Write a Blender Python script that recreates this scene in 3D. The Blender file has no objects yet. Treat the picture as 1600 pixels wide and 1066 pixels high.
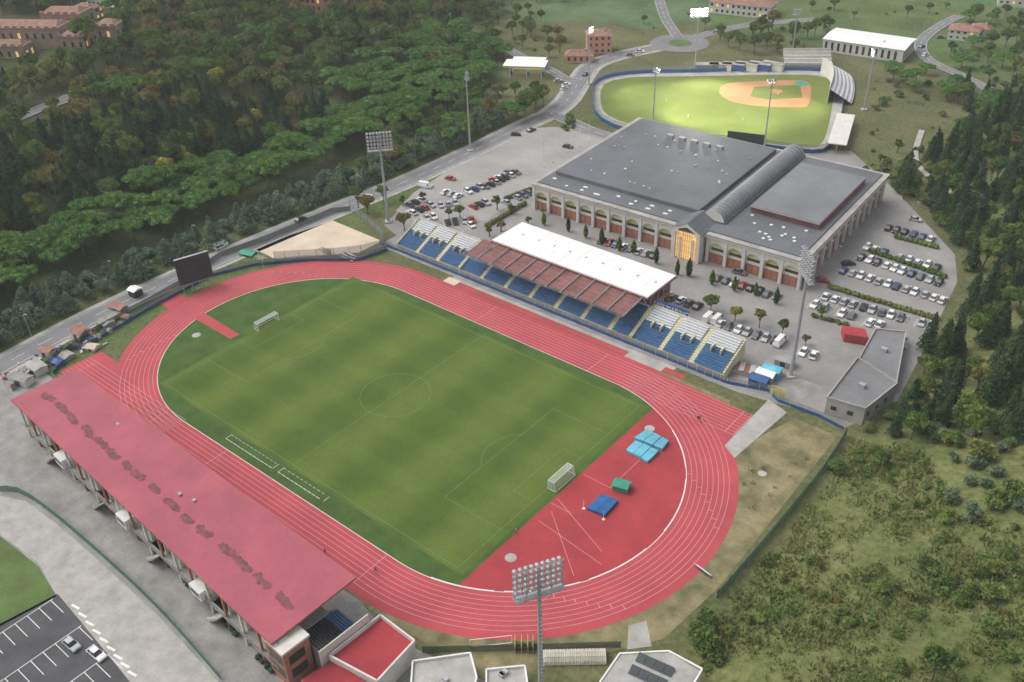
import bpy, math, random, numpy as np
from mathutils import Matrix, Vector
random.seed(7); rng=np.random.default_rng(7)
sc=bpy.context.scene
col=sc.collection
# ------------------------------------------------------------------ survey
CAM=(148.2901,-128.718,149.1253,2.2797,0.5956,-0.0356,1491.6658)
def camrot(yaw,pitch,roll):
    f=np.array([math.cos(yaw)*math.cos(pitch),math.sin(yaw)*math.cos(pitch),-math.sin(pitch)])
    r=np.array([math.sin(yaw),-math.cos(yaw),0.]); u=np.cross(r,f)
    c,s=math.cos(roll),math.sin(roll)
    return f,c*r+s*u,-s*r+c*u
FW,RT,UP=camrot(*CAM[3:6]); C0=np.array(CAM[:3]); FL=CAM[6]
def proj(x,y,z):
    d=np.array([x,y,z],float)-C0; k=d@FW
    return 800+FL*(d@RT)/k, 533-FL*(d@UP)/k
# terrain height (metres): flat plateau, wooded hill to the west, scrub bank to the east, fields north
BY=np.array([-300,-20,60,110,150,180,215,260,330,420,600.]); BX=np.array([98,98,98,103,97,84,66,52,50,70,120.])
LY=np.array([-300,150,190,230,290,420,900.]); LX=np.array([-116,-116,-135,-180,-200,-190,-190.])
def H(x,y):
    x=np.asarray(x,float); y=np.asarray(y,float)
    dl=np.maximum(0,np.interp(y,LY,LX)-x); dr=np.maximum(0,x-np.interp(y,BY,BX)); db=np.maximum(0,y-430)
    h=60*(1-np.exp(-dl*dl/(dl+30)*.13/60))+24*(1-np.exp(-dr*dr/(dr+6)*.36/24))+.09*db
    w=np.clip((dl+dr+db)/60,0,1)
    return h+w*(3*np.sin(x/31+1)*np.cos(y/37)+1.5*np.sin(x/13+y/17))
def site(u,v,h=0.0):
    """ground plan position (m) of a surveyed point standing h above the terrain"""
    d=FW*FL+RT*(u-800)-UP*(v-533); d=d/np.linalg.norm(d)
    t0=(90-C0[2])/d[2]; ts=np.arange(max(t0,1),1600,3.0)
    P=C0[None]+d[None]*ts[:,None]; g=P[:,2]-h-H(P[:,0],P[:,1])
    i=int(np.argmax(g<=0)) if (g<=0).any() else len(ts)-1
    a,b=ts[max(i-1,0)],ts[i]
    for _ in range(18):
        m=(a+b)/2; p=C0+d*m
        if p[2]-h-H(p[0],p[1])>0: a=m
        else: b=m
    p=C0+d*b
    return np.array([p[0],p[1]])
def height_of(xy,v):
    lo,hi=0.,120.
    z0=float(H(*xy))
    for _ in range(30):
        m=(lo+hi)/2
        if proj(xy[0],xy[1],z0+m)[1]>v: lo=m
        else: hi=m
    return lo
S=lambda L:[site(*q) for q in L]
# ------------------------------------------------------------------ materials
def newmat(name):
    m=bpy.data.materials.new(name); m.use_nodes=True
    nt=m.node_tree; b=nt.nodes['Principled BSDF']
    return m,nt,b
def N(nt,t,**k):
    n=nt.nodes.new(t)
    for a,v in k.items(): setattr(n,a,v)
    return n
def noise(nt,scale,detail=5,rough=.6,vec=None):
    n=N(nt,'ShaderNodeTexNoise'); n.inputs['Scale'].default_value=scale; n.inputs['Detail'].default_value=detail; n.inputs['Roughness'].default_value=rough
    if vec is None:
        g=N(nt,'ShaderNodeNewGeometry'); vec=g.outputs['Position']
    nt.links.new(vec,n.inputs['Vector']); return n
def ramp(nt,src,stops):
    r=N(nt,'ShaderNodeValToRGB'); e=r.color_ramp.elements
    while len(e)<len(stops): e.new(.5)
    for i,(p,c) in enumerate(stops): e[i].position=p; e[i].color=(*c,1)
    nt.links.new(src,r.inputs[0]); return r
def mix(nt,a,b,fac,mode='MIX'):
    m=N(nt,'ShaderNodeMix',data_type='RGBA',blend_type=mode)
    for s,x in ((6,a),(7,b),(0,fac)):
        if hasattr(x,'links'): nt.links.new(x,m.inputs[s])
        elif isinstance(x,tuple): m.inputs[s].default_value=(*x,1)
        else: m.inputs[s].default_value=x
    return m.outputs[2]
def M(name,c,var=.25,scale=.35,rough=.85,spec=.3,bump=0,c2=None,scale2=None,metal=0):
    m,nt,b=newmat(name)
    lo=tuple(x*(1-var) for x in c); hi=tuple(min(1,x*(1+var)) for x in (c2 or c))
    n=noise(nt,scale); r=ramp(nt,n.outputs[0],[(.32,lo),(.68,hi)]); out=r.outputs[0]
    n2=noise(nt,scale2 or scale*9,3); r2=ramp(nt,n2.outputs[0],[(.3,(1-var*.5,)*3),(.7,(1+var*.3,)*3)])
    out=mix(nt,out,r2.outputs[0],1.0,'MULTIPLY')
    nt.links.new(out,b.inputs['Base Color']); b.inputs['Roughness'].default_value=rough
    b.inputs['Specular IOR Level'].default_value=spec; b.inputs['Metallic'].default_value=metal
    if bump:
        bp=N(nt,'ShaderNodeBump'); bp.inputs['Strength'].default_value=bump; bp.inputs['Distance'].default_value=.1
        nt.links.new(n2.outputs[0],bp.inputs['Height']); nt.links.new(bp.outputs[0],b.inputs['Normal'])
    return m
def foliage(name,stops,k=2.0):
    m,nt,b=newmat(name); stops=[(p,(c[0]*k*.94,c[1]*k*1.04,c[2]*k*.85)) for p,c in stops]
    oi=N(nt,'ShaderNodeObjectInfo'); r=ramp(nt,oi.outputs['Random'],stops)
    n=noise(nt,.5,3); r2=ramp(nt,n.outputs[0],[(.3,(.55,.57,.55)),(.7,(1.42,1.42,1.3))])
    out=mix(nt,r.outputs[0],r2.outputs[0],1.0,'MULTIPLY')
    n3=noise(nt,4,2); r3=ramp(nt,n3.outputs[0],[(.3,(.65,.65,.65)),(.7,(1.35,1.35,1.25))])
    out=mix(nt,out,r3.outputs[0],1.0,'MULTIPLY')
    nt.links.new(out,b.inputs['Base Color']); b.inputs['Roughness'].default_value=.8; b.inputs['Specular IOR Level'].default_value=.15
    t=N(nt,'ShaderNodeBsdfTranslucent'); nt.links.new(out,t.inputs[0]); mx=N(nt,'ShaderNodeMixShader'); mx.inputs[0].default_value=.25
    nt.links.new(b.outputs[0],mx.inputs[1]); nt.links.new(t.outputs[0],mx.inputs[2]); nt.links.new(mx.outputs[0],nt.nodes['Material Output'].inputs[0])
    return m
def emis(name,c,s):
    m,nt,b=newmat(name); b.inputs['Base Color'].default_value=(*c,1); b.inputs['Emission Color'].default_value=(*c,1); b.inputs['Emission Strength'].default_value=s; return m
def meshfence(name,c,alpha):
    m,nt,b=newmat(name); b.inputs['Base Color'].default_value=(*c,1); b.inputs['Roughness'].default_value=.7
    t=N(nt,'ShaderNodeBsdfTransparent'); mx=N(nt,'ShaderNodeMixShader'); mx.inputs[0].default_value=alpha
    nt.links.new(t.outputs[0],mx.inputs[1]); nt.links.new(b.outputs[0],mx.inputs[2]); nt.links.new(mx.outputs[0],nt.nodes['Material Output'].inputs[0]); return m
red=M('track_red',(.43,.072,.084),.14,.09,.85,.25,scale2=1.3)
redD=M('dzone_red',(.36,.048,.055),.16,.12,.85,.25,scale2=1.3)
redroof=M('roof_red',(.36,.085,.11),.13,.12,.7,.3,scale2=.9)
stain=M('roof_stain',(.20,.075,.075),.3,.8,.9)
white=M('white_paint',(.72,.72,.70),.08,.3,.6)
wallw=M('wall_white',(.62,.60,.55),.1,.4,.85)
roofw=M('roof_white',(.80,.80,.78),.06,.15,.5)
cream=M('cream_concrete',(.60,.58,.38),.12,.4,.85)
conc=M('concrete',(.38,.365,.34),.2,.25,.9)
concd=M('concrete_dark',(.27,.262,.25),.25,.22,.9)
asph=M('asphalt_road',(.20,.20,.205),.15,.12,.9)
asphd=M('asphalt_dark',(.085,.087,.092),.2,.15,.9)
lot=M('asphalt_lot',(.33,.315,.30),.14,.06,.9)
lotm=M('asphalt_yard',(.27,.26,.25),.17,.08,.9)
sandm=M('sand',(.60,.50,.38),.12,.15,.95)
dirt=M('dirt_clay',(.40,.21,.10),.12,.1,.95)
dry=M('dry_grass',(.15,.148,.066),.3,.16,.95,bump=.4,c2=(.24,.205,.11))
lawn=M('lawn',(.10,.15,.045),.25,.15,.95)
blue=M('blue_plastic',(.035,.10,.27),.2,.5,.5)
seatb=M('seat_blue',(.07,.17,.33),.15,1.0,.5)
seatw=M('seat_white',(.66,.68,.70),.08,1.0,.5)
cyan=M('mat_lightblue',(.13,.42,.54),.25,.25,.6)
bluem=M('mat_blue',(.02,.11,.30),.25,.6,.6)
green=M('green_tarp',(.04,.28,.18),.2,.5,.6)
steel=M('galvanised_steel',(.40,.41,.42),.08,.5,.45,.5,metal=.3)
dark=M('dark_metal',(.045,.048,.05),.2,.5,.5)
glass=M('window_glass',(.035,.045,.05),.2,.5,.15,.6)
brick=M('brick_orange',(.38,.17,.11),.2,.6,.9)
bricks=M('brick_red',(.36,.14,.10),.2,.8,.9)
pink=M('plaster_orange',(.52,.28,.19),.12,.3,.9)
tile=M('roof_tile',(.30,.17,.125),.3,.5,.9)
yel=M('yellow_paint',(.55,.50,.16),.1,.5,.6)
brown=M('canopy_brown',(.22,.10,.09),.3,.25,.75)
bark=M('bark',(.13,.10,.07),.3,2,.9)
stone=M('stone_castle',(.34,.27,.20),.2,.3,.9)
rubber=M('rubber',(.02,.02,.02),.1,1,.8)
winlit=emis('window_lit',(1,.60,.22),.55)
lamp=emis('floodlight_on',(1,.97,.85),60)
lampoff=M('lamp_glass',(.6,.61,.61),.1,1,.25,.6)
signm=emis('station_sign',(.9,.85,.75),1.2)
fgreen=meshfence('fence_green_mesh',(.04,.17,.12),.55)
fdark=meshfence('fence_dark_mesh',(.05,.09,.07),.55)
fgrey=meshfence('fence_grey_mesh',(.28,.30,.30),.3)
netm=meshfence('goal_net',(.75,.75,.75),.28)
coverm=M('cover_fabric',(.58,.55,.45),.15,.6)
def seamed(name,c,ang,period):
    m,nt,b=newmat(name); g=N(nt,'ShaderNodeNewGeometry'); 
    dp=N(nt,'ShaderNodeVectorMath',operation='DOT_PRODUCT'); dp.inputs[1].default_value=(math.cos(ang),math.sin(ang),0); nt.links.new(g.outputs['Position'],dp.inputs[0])
    dv=N(nt,'ShaderNodeMath',operation='DIVIDE'); dv.inputs[1].default_value=period; nt.links.new(dp.outputs['Value'],dv.inputs[0])
    fr=N(nt,'ShaderNodeMath',operation='FRACT'); nt.links.new(dv.outputs[0],fr.inputs[0])
    r=ramp(nt,fr.outputs[0],[(0,(.6,.6,.6)),(.08,(1,1,1)),(.92,(1.0,1.0,1.0)),(1,(.6,.6,.6))])
    n=noise(nt,.06,6,.7); r2=ramp(nt,n.outputs[0],[(.3,tuple(x*.75 for x in c)),(.7,tuple(x*1.28 for x in c))])
    nt.links.new(mix(nt,r2.outputs[0],r.outputs[0],1.0,'MULTIPLY'),b.inputs['Base Color']); b.inputs['Roughness'].default_value=.5; return m
hroof=seamed('hall_roof_sheet',(.125,.132,.142),.06,1.5)
hroof2=seamed('hall_vault_sheet',(.19,.20,.205),.06+math.pi/2,1.2)
def turf(name,ca,cb,px,ox):
    m,nt,b=newmat(name); g=N(nt,'ShaderNodeNewGeometry'); sx=N(nt,'ShaderNodeSeparateXYZ'); nt.links.new(g.outputs['Position'],sx.inputs[0])
    n0=noise(nt,.2,4)
    a=N(nt,'ShaderNodeMath',operation='MULTIPLY_ADD'); a.inputs[1].default_value=2*math.pi/px; a.inputs[2].default_value=ox; nt.links.new(sx.outputs[0],a.inputs[0])
    a2=N(nt,'ShaderNodeMath',operation='MULTIPLY_ADD'); a2.inputs[1].default_value=.9; nt.links.new(n0.outputs[0],a2.inputs[0]); nt.links.new(a.outputs[0],a2.inputs[2])
    s=N(nt,'ShaderNodeMath',operation='SINE'); nt.links.new(a2.outputs[0],s.inputs[0])
    k=N(nt,'ShaderNodeMath',operation='MULTIPLY_ADD'); k.inputs[1].default_value=.6; k.inputs[2].default_value=.5; nt.links.new(s.outputs[0],k.inputs[0]); k.use_clamp=True
    c=mix(nt,ca,cb,k.outputs[0])
    y=N(nt,'ShaderNodeMath',operation='MULTIPLY'); y.inputs[1].default_value=2*math.pi/12; nt.links.new(sx.outputs[1],y.inputs[0])
    s2=N(nt,'ShaderNodeMath',operation='SINE'); nt.links.new(y.outputs[0],s2.inputs[0]); r4=ramp(nt,s2.outputs[0],[(.0,(.96,.96,.96)),(.5,(1.03,1.03,1.02))]); c=mix(nt,c,r4.outputs[0],1.0,'MULTIPLY')
    n=noise(nt,.13,7,.75); r=ramp(nt,n.outputs[0],[(.3,(.86,.90,.9)),(.7,(1.18,1.11,1.0))]); c=mix(nt,c,r.outputs[0],1.0,'MULTIPLY')
    n2=noise(nt,2.2,3); r2=ramp(nt,n2.outputs[0],[(.3,(.86,.86,.86)),(.7,(1.14,1.14,1.08))]); c=mix(nt,c,r2.outputs[0],1.0,'MULTIPLY')
    nt.links.new(c,b.inputs['Base Color']); b.inputs['Roughness'].default_value=.95; b.inputs['Specular IOR Level'].default_value=.1; return m
pitchm=turf('pitch_turf',(.072,.124,.027),(.106,.156,.036),21,.5)
turf2=M('turf_edge',(.066,.118,.030),.2,.2,.95,.1)
bbgrass=M('ballfield_turf',(.15,.185,.05),.12,.06,.95,.1)
linem=M('pitch_line',(.16,.215,.09),.15,.5,.9)
tline=M('track_line',(.60,.33,.33),.1,.5,.8)
tlinew=M('track_line_inner',(.66,.52,.52),.1,.5,.8)
# ------------------------------------------------------------------ mesh builder
class MB:
    def __init__(s): s.v=[];s.f=[];s.m=[];s.n=0;s.T=None;s.mats=[]
    def mi(s,mat):
        if mat not in s.mats: s.mats.append(mat)
        return s.mats.index(mat)
    def add(s,V,F,mat):
        V=np.asarray(V,float)
        if s.T is not None: V=V@s.T[:3,:3].T+s.T[:3,3]
        s.v.append(V); i=s.mi(mat); n=s.n
        s.f+= [tuple(a+n for a in f) for f in F]; s.m+=[i]*len(F); s.n+=len(V)
    def box(s,x0,x1,y0,y1,z0,z1,mat):
        V=[(x0,y0,z0),(x1,y0,z0),(x1,y1,z0),(x0,y1,z0),(x0,y0,z1),(x1,y0,z1),(x1,y1,z1),(x0,y1,z1)]
        s.add(V,[(0,3,2,1),(4,5,6,7),(0,1,5,4),(1,2,6,5),(2,3,7,6),(3,0,4,7)],mat)
    def beam(s,a,b,w,mat,n=4,w2=None):
        a=np.array(a,float);b=np.array(b,float);d=b-a;L=np.linalg.norm(d)
        if L<1e-6:return
        d/=L; u=np.cross(d,[0,0,1] if abs(d[2])<.9 else [1,0,0]); u/=np.linalg.norm(u); v=np.cross(d,u); w2=w if w2 is None else w2
        V=[];
        for p,r in ((a,w),(b,w2)):
            for k in range(n):
                t=2*math.pi*(k+.5)/n; V.append(p+r*(math.cos(t)*u+math.sin(t)*v))
        F=[(k,(k+1)%n,n+(k+1)%n,n+k) for k in range(n)]+[tuple(range(n-1,-1,-1)),tuple(range(n,2*n))]
        s.add(V,F,mat)
    def prism(s,pts,z0,z1,mat,matside=None):
        n=len(pts); a=sum(pts[i][0]*pts[(i+1)%n][1]-pts[(i+1)%n][0]*pts[i][1] for i in range(n))
        if a<0: pts=pts[::-1]
        V=[(p[0],p[1],z0) for p in pts]+[(p[0],p[1],z1) for p in pts]
        s.add(V,[tuple(range(n,2*n))],mat)
        s.add(V,[(i,(i+1)%n,n+(i+1)%n,n+i) for i in range(n)]+[tuple(range(n-1,-1,-1))],matside or mat)
    def quad(s,a,b,c,d,mat): s.add([a,b,c,d],[(0,1,2,3)],mat)
    def ribbon(s,pts,w,z,mat,closed=False,drape=False):
        P=np.array(pts,float)[:,:2]; n=len(P)
        if closed: T=np.roll(P,-1,0)-np.roll(P,1,0)
        else: T=np.gradient(P,axis=0)
        T/=np.linalg.norm(T,axis=1)[:,None]+1e-9; Nn=np.stack([-T[:,1],T[:,0]],1)
        A=P+Nn*w/2;B=P-Nn*w/2
        zz=lambda Q:(H(Q[:,0],Q[:,1])+z) if drape else np.full(n,z)
        V=np.concatenate([np.c_[A,zz(A)],np.c_[B,zz(B)]])
        F=[(i,n+i,n+(i+1)%n,(i+1)%n) for i in range(n if closed else n-1)]
        s.add(V,F,mat)
    def wall(s,pts,h,t,mat,z0=0,closed=False):
        P=[np.array(p[:2],float) for p in pts]
        if closed:P.append(P[0])
        for a,b in zip(P[:-1],P[1:]):
            d=b-a;L=np.linalg.norm(d)
            if L<.01: continue
            d/=L;nn=np.array([-d[1],d[0]])*t/2
            za=float(H(*a))+z0; zb=float(H(*b))+z0
            V=[(*(a-nn),za),(*(b-nn),zb),(*(b+nn),zb),(*(a+nn),za),(*(a-nn),za+h),(*(b-nn),zb+h),(*(b+nn),zb+h),(*(a+nn),za+h)]
            s.add(V,[(0,3,2,1),(4,5,6,7),(0,1,5,4),(1,2,6,5),(2,3,7,6),(3,0,4,7)],mat)
    def mesh(s,name,smooth=False):
        me=bpy.data.meshes.new(name); me.from_pydata(np.concatenate(s.v).tolist(),[],s.f)
        for m in s.mats: me.materials.append(m)
        me.polygons.foreach_set('material_index',s.m)
        if smooth: me.polygons.foreach_set('use_smooth',[True]*len(s.m))
        me.update(); return me
    def obj(s,name,parent=None,smooth=False):
        if not s.v: return None
        o=bpy.data.objects.new(name,s.mesh(name,smooth)); col.objects.link(o)
        if parent: o.parent=parent
        return o
def TR(x,y,z=0,yaw=0,sc_=1):
    c,s=math.cos(yaw)*sc_,math.sin(yaw)*sc_
    return np.array([[c,-s,0,x],[s,c,0,y],[0,0,sc_,z],[0,0,0,1.]])
def empty(name): o=bpy.data.objects.new(name,None); col.objects.link(o); return o
def sheet(name,pts,z,mat):
    mb=MB(); n=len(pts); pts=[tuple(p) for p in pts]
    a=sum(pts[i][0]*pts[(i+1)%n][1]-pts[(i+1)%n][0]*pts[i][1] for i in range(n))
    if a<0: pts=pts[::-1]
    mb.add([(p[0],p[1],z) for p in pts],[tuple(range(n))],mat); return mb.obj(name)
def smooth(P,step=4):
    P=np.array(P,float); n=len(P); out=[]
    for i in range(n-1):
        p0=P[max(i-1,0)];p1=P[i];p2=P[i+1];p3=P[min(i+2,n-1)]
        k=max(2,int(np.linalg.norm(p2-p1)/step))
        for j in range(k):
            t=j/k; out.append(.5*((2*p1)+(-p0+p2)*t+(2*p0-5*p1+4*p2-p3)*t*t+(-p0+3*p1-3*p2+p3)*t**3))
    out.append(P[-1]); return np.array(out)
def inpoly_np(P,X,Y):
    c=np.zeros(X.shape,bool); n=len(P); j=n-1
    for i in range(n):
        yi,yj,xi,xj=P[i][1],P[j][1],P[i][0],P[j][0]
        if yi!=yj: c^=((yi>Y)!=(yj>Y))&(X<(xj-xi)*(Y-yi)/(yj-yi)+xi)
        j=i
    return c
# ------------------------------------------------------------------ terrain
xs=np.concatenate([np.arange(-2600,-620,90),np.arange(-620,260,4.),np.arange(260,1500,80)])
ys=np.concatenate([np.arange(-900,-170,60),np.arange(-170,600,4.),np.arange(600,3200,90)])
X,Y=np.meshgrid(xs,ys); Z=H(X,Y)
nx,ny=len(xs),len(ys)
me=bpy.data.meshes.new('ground'); V=np.c_[X.ravel(),Y.ravel(),Z.ravel()]
ii=(np.arange(ny-1)[:,None]*nx+np.arange(nx-1)[None]).ravel()
me.from_pydata(V.tolist(),[],np.c_[ii,ii+1,ii+nx+1,ii+nx].tolist())
dl=np.interp(Y,LY,LX)-X; dr=X-np.interp(Y,BY,BX)
colr=np.zeros((ny,nx,4)); colr[...,3]=1
colr[...,:3]=(.125,.135,.062)
colr[(X>-112)&(X<-80)&(Y<150),:3]=(.10,.14,.05)
colr[dl>0,:3]=(.065,.08,.03)
colr[dr>0,:3]=(.135,.155,.058)
colr[(dr>0)&(Y>190),:3]=(.13,.17,.065)
colr[(Y>330)&(dl<60),:3]=(.11,.155,.06)
colr[(Y>440),:3]=(.10,.165,.07)
for px,c in (([(540,60),(600,20),(700,5),(760,60),(720,85),(640,95)],(.15,.17,.09)),([(760,0),(1140,-30),(1130,25),(1000,45),(930,30),(850,35)],(.11,.17,.08)),([(700,100),(780,90),(800,115),(720,150),(690,130)],(.11,.15,.06)),([(120,150),(300,160),(330,200),(200,215)],(.10,.14,.045))):
    colr[inpoly_np(S(px),X,Y),:3]=c
ca=me.color_attributes.new('zone','FLOAT_COLOR','POINT'); ca.data.foreach_set('color',colr.ravel())
gm,nt,b=newmat('ground_soil_grass'); at=N(nt,'ShaderNodeAttribute',attribute_name='zone')
n=noise(nt,.05,6,.65); r=ramp(nt,n.outputs[0],[(.3,(.68,.76,.68)),(.5,(1,1,1)),(.7,(1.35,1.22,1.35))])
c=mix(nt,at.outputs['Color'],r.outputs[0],1.0,'MULTIPLY'); n2=noise(nt,.7,5,.7); r2=ramp(nt,n2.outputs[0],[(.3,(.55,.6,.55)),(.7,(1.4,1.32,1.3))])
c=mix(nt,c,r2.outputs[0],1.0,'MULTIPLY'); nt.links.new(c,b.inputs['Base Color']); b.inputs['Roughness'].default_value=1; b.inputs['Specular IOR Level'].default_value=.1
bp=N(nt,'ShaderNodeBump'); bp.inputs['Strength'].default_value=.6; bp.inputs['Distance'].default_value=.4; nt.links.new(n2.outputs[0],bp.inputs['Height']); nt.links.new(bp.outputs[0],b.inputs['Normal'])
me.materials.append(gm); me.polygons.foreach_set('use_smooth',[True]*len(me.polygons))
col.objects.link(bpy.data.objects.new('ground',me))
# ------------------------------------------------------------------ track and field
RI,HS,LW=39.3,38.0,1.2; RO=51.0; cx,cy=-3.3,1.0
def oval(r,n=72,hs=HS):
    a=np.linspace(-math.pi/2,math.pi/2,n); R=np.c_[hs+r*np.cos(a),r*np.sin(a)]
    a=np.linspace(math.pi/2,3*math.pi/2,n); L=np.c_[-hs+r*np.cos(a),r*np.sin(a)]
    mid=np.linspace(hs,-hs,20)[1:-1]
    return np.concatenate([R,np.c_[mid,0*mid+r],L,np.c_[-mid,0*mid-r]])
sheet('track_verge',[(34,51.2),(66,50.9),(73,38),(76,34),(82,54),(93,54),(94,-4),(92,-22),(72,-50),(36,-52)],.012,dry)
sheet('running_track',oval(RO),.03,red)
sheet('sprint_start_apron',[(36,36.5),(74,36.2),(74,48.6),(36,50.8)],.034,red)
sheet('sprint_start_apron',[(-36,-36.5),(-84,-35),(-84,-47.5),(-36,-50.8)],.034,red)
GX=52.4; yy=math.sqrt(RI**2-(GX-HS)**2)
ovl=[p for p in oval(RI)]; k=[i for i,p in enumerate(ovl) if p[0]>=GX]; seq=ovl[k[-1]+1:]+ovl[:k[0]]
gr=[(GX,yy)]+[tuple(p) for p in seq]+[(GX,-yy)]
sheet('infield_grass',gr,.045,turf2)
sheet('football_pitch',[(cx-54,cy-35.0),(cx+54.6,cy-35.0),(cx+54.6,cy+35.0),(cx-54,cy+35.0)],.055,pitchm)
dz=[(GX,-yy)]+[tuple(p) for p in oval(RI) if p[0]>GX]+[(GX,yy)]
sheet('high_jump_zone',dz,.05,redD)
ml=MB()
for k in range(9): ml.ribbon(oval(RI+k*LW),.10 if k else .22,.052,tline if k else tlinew,closed=True)
for k in range(9):
    y=RI+k*LW
    ml.ribbon([(HS,y),(55,y),(73.5,y)],.10,.0565,tline); ml.ribbon([(-HS,-y+.6),(-60,-y+.6),(-83,-y+.6)],.10,.0565,tline)
for x in (71,73.2,-10,30): ml.ribbon([(x,RI),(x,RI+8*LW)],.12,.060,tline)
for x in (-80,-45,-20,35): ml.ribbon([(x,-RI),(x,-RI-8*LW)],.12,.060,tline)
for k in range(8):
    for a,sg in ((-.75+k*.045,1),(.55-.05*k,1),(2.3+.05*k,-1),(3.6+.04*k,-1)):
        r0=RI+k*LW; X0=HS*sg
        ml.ribbon([(X0+r0*math.cos(a),r0*math.sin(a)),(X0+(r0+LW)*math.cos(a),(r0+LW)*math.sin(a))],.13,.064,tline)
ml.obj('track_lane_markings')
kb=MB()
for a0,a1 in ((-1.35,-1.0),(-.95,-.55),(-.5,-.12),(.05,.5),(.6,.95)):
    a=np.linspace(a0,a1,16); kb.wall(np.c_[HS+(RI-.1)*np.cos(a),(RI-.1)*np.sin(a)],.09,.26,white,.05)
kb.obj('track_kerb')
pl=MB(); w=.13;z=.066
def rect(x0,x1,y0,y1,dz=0):
    pl.ribbon([(x0,y0),(x1,y0)],w,z+dz,linem);pl.ribbon([(x0,y1),(x1,y1)],w,z+dz,linem)
    pl.ribbon([(x0,y0),(x0,y1)],w,z+dz+.005,linem);pl.ribbon([(x1,y0),(x1,y1)],w,z+dz+.005,linem)
rect(cx-52.5,cx+52.5,cy-34,cy+34); pl.ribbon([(cx,cy-34),(cx,cy+34)],w,z+.009,linem)
for sg in (-1,1):
    for dx,dy in ((16.5,20.15),(5.5,9.16)):
        pl.ribbon([(cx+sg*52.4,cy-dy),(cx+sg*(52.5-dx),cy-dy)],w,z+.002,linem);pl.ribbon([(cx+sg*52.4,cy+dy),(cx+sg*(52.5-dx),cy+dy)],w,z+.002,linem)
        pl.ribbon([(cx+sg*(52.5-dx),cy-dy),(cx+sg*(52.5-dx),cy+dy)],w,z+.013,linem)
    a=np.linspace(-.92,.92,20); pl.ribbon(np.c_[cx+sg*(41.5-9.15*np.cos(a)),cy+9.15*np.sin(a)],w,z+.015,linem)
a=np.linspace(0,2*math.pi,60,endpoint=False); pl.ribbon(np.c_[cx+9.15*np.cos(a),cy+9.15*np.sin(a)],w,z+.017,linem,closed=True)
pl.obj('pitch_markings')
tl=MB()
for x0,x1 in ((-24,-6),(-4,12)):
    for k in range(int((x1-x0)/1.5)):
        tl.ribbon([(x0+k*1.5,cy-36.2),(x0+k*1.5+.9,cy-36.2)],.12,.075,tlinew); tl.ribbon([(x0+k*1.5,cy-37.9),(x0+k*1.5+1.2,cy-37.9)],.14,.075,white)
    for x in (x0,x1): tl.ribbon([(x,cy-36.0),(x,cy-37.9)],.12,.078,white)
tl.obj('technical_area_markings')
dm=MB()
for i,(p,q) in enumerate((((GX+.6,-4),(70,-11)),((54,-12),(72,-14)),((GX+.5,6),(GX+8,6)),((GX+.5,-6),(GX+6,-6)),((GX+8,6),(GX+8,27)),((GX+2,-8),(GX+17,-20)))): dm.ribbon([p,q],.10,.056+.003*i,tline)
dm.obj('field_event_markings')
LJ=S([(302,497),(318,489),(375,523),(360,530)]); sheet('long_jump_runway',LJ,.062,red)
P=site(275,470); sheet('runway_apron',[(P[0]-4,P[1]-4),(P[0]+4,P[1]-4),(P[0]+4,P[1]+3),(P[0]-4,P[1]+3)],.036,red)
def disc(name,c,r,z,mat,n=28):
    a=np.linspace(0,2*math.pi,n,endpoint=False); return sheet(name,np.c_[c[0]+r*np.cos(a),c[1]+r*np.sin(a)].tolist(),z,mat)
for q in ((1015,670),(798,872),(307,524)): disc('throwing_circle',site(*q),1.25,.08,conc); 
disc('manhole_slab',site(1191,740),1.0,.03,conc)
sheet('triple_jump_runway',[(-28,51.3),(52,51.3),(52,53.2),(-28,53.2)],.037,red)
sheet('jump_side_path',[(-32,53.4),(48,53.4),(48,54.9),(-32,54.9)],.036,conc)
sheet('sand_pit',[(-33,50.9),(-28.2,50.9),(-28.2,54.0),(-33,54.0)],.045,sandm)
sheet('sand_pit',[(34,50.9),(45.5,50.9),(45.5,53.9),(34,53.9)],.045,conc)
def goal(px,sg,py):
    mb=MB(); hw=3.66;h=2.44;r=.09
    for y in (-hw,hw):
        mb.beam((0,y,.0),(0,y,h),r,white,8); mb.beam((0,y,h),(sg*1.6,y,h),.05,white,6); mb.beam((sg*1.6,y,h),(sg*2.2,y,.03),.05,white,6); mb.beam((0,y,.05),(sg*2.2,y,.05),.05,white,6)
    mb.beam((0,-hw,h),(0,hw,h),r,white,8); mb.beam((sg*1.6,-hw,h),(sg*1.6,hw,h),.05,white,6); mb.beam((sg*2.2,-hw,.05),(sg*2.2,hw,.05),.05,white,6)
    mb.quad((sg*1.6,-hw,h),(sg*1.6,hw,h),(sg*2.2,hw,.1),(sg*2.2,-hw,.1),netm); mb.quad((0,-hw,h),(0,hw,h),(sg*1.6,hw,h),(sg*1.6,-hw,h),netm)
    for y in (-hw,hw): mb.quad((0,y,h),(sg*1.6,y,h),(sg*2.2,y,.1),(0,y,.1),netm)
    o=mb.obj('football_goal'); o.location=(px,py,.06)
goal(cx-52.7,-1,cy+1); goal(cx+52.7,1,cy)
def mat_(name,px,z,mat,zz=.05,n=3):
    P=np.array(S(px)); e=empty(name); mb=MB(); a,b,c,d=P
    for i in range(n):
        t0,t1=i/n+.012,(i+1)/n-.012
        q=[a+(d-a)*t0,b+(c-b)*t0,b+(c-b)*t1,a+(d-a)*t1]; mb.prism([tuple(x) for x in q],zz+.03,z+.06*(i%2),mat)
    mb.obj('pads',e)
    fr=MB(); fr.prism([tuple(x) for x in (a,b,c,d)],.055,.12,dark); fr.obj('base_frame',e); return e
mat_('pole_vault_mat',[(990,688),(1010,675),(1045,693),(1035,706)],.95,cyan,.12,3)
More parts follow.
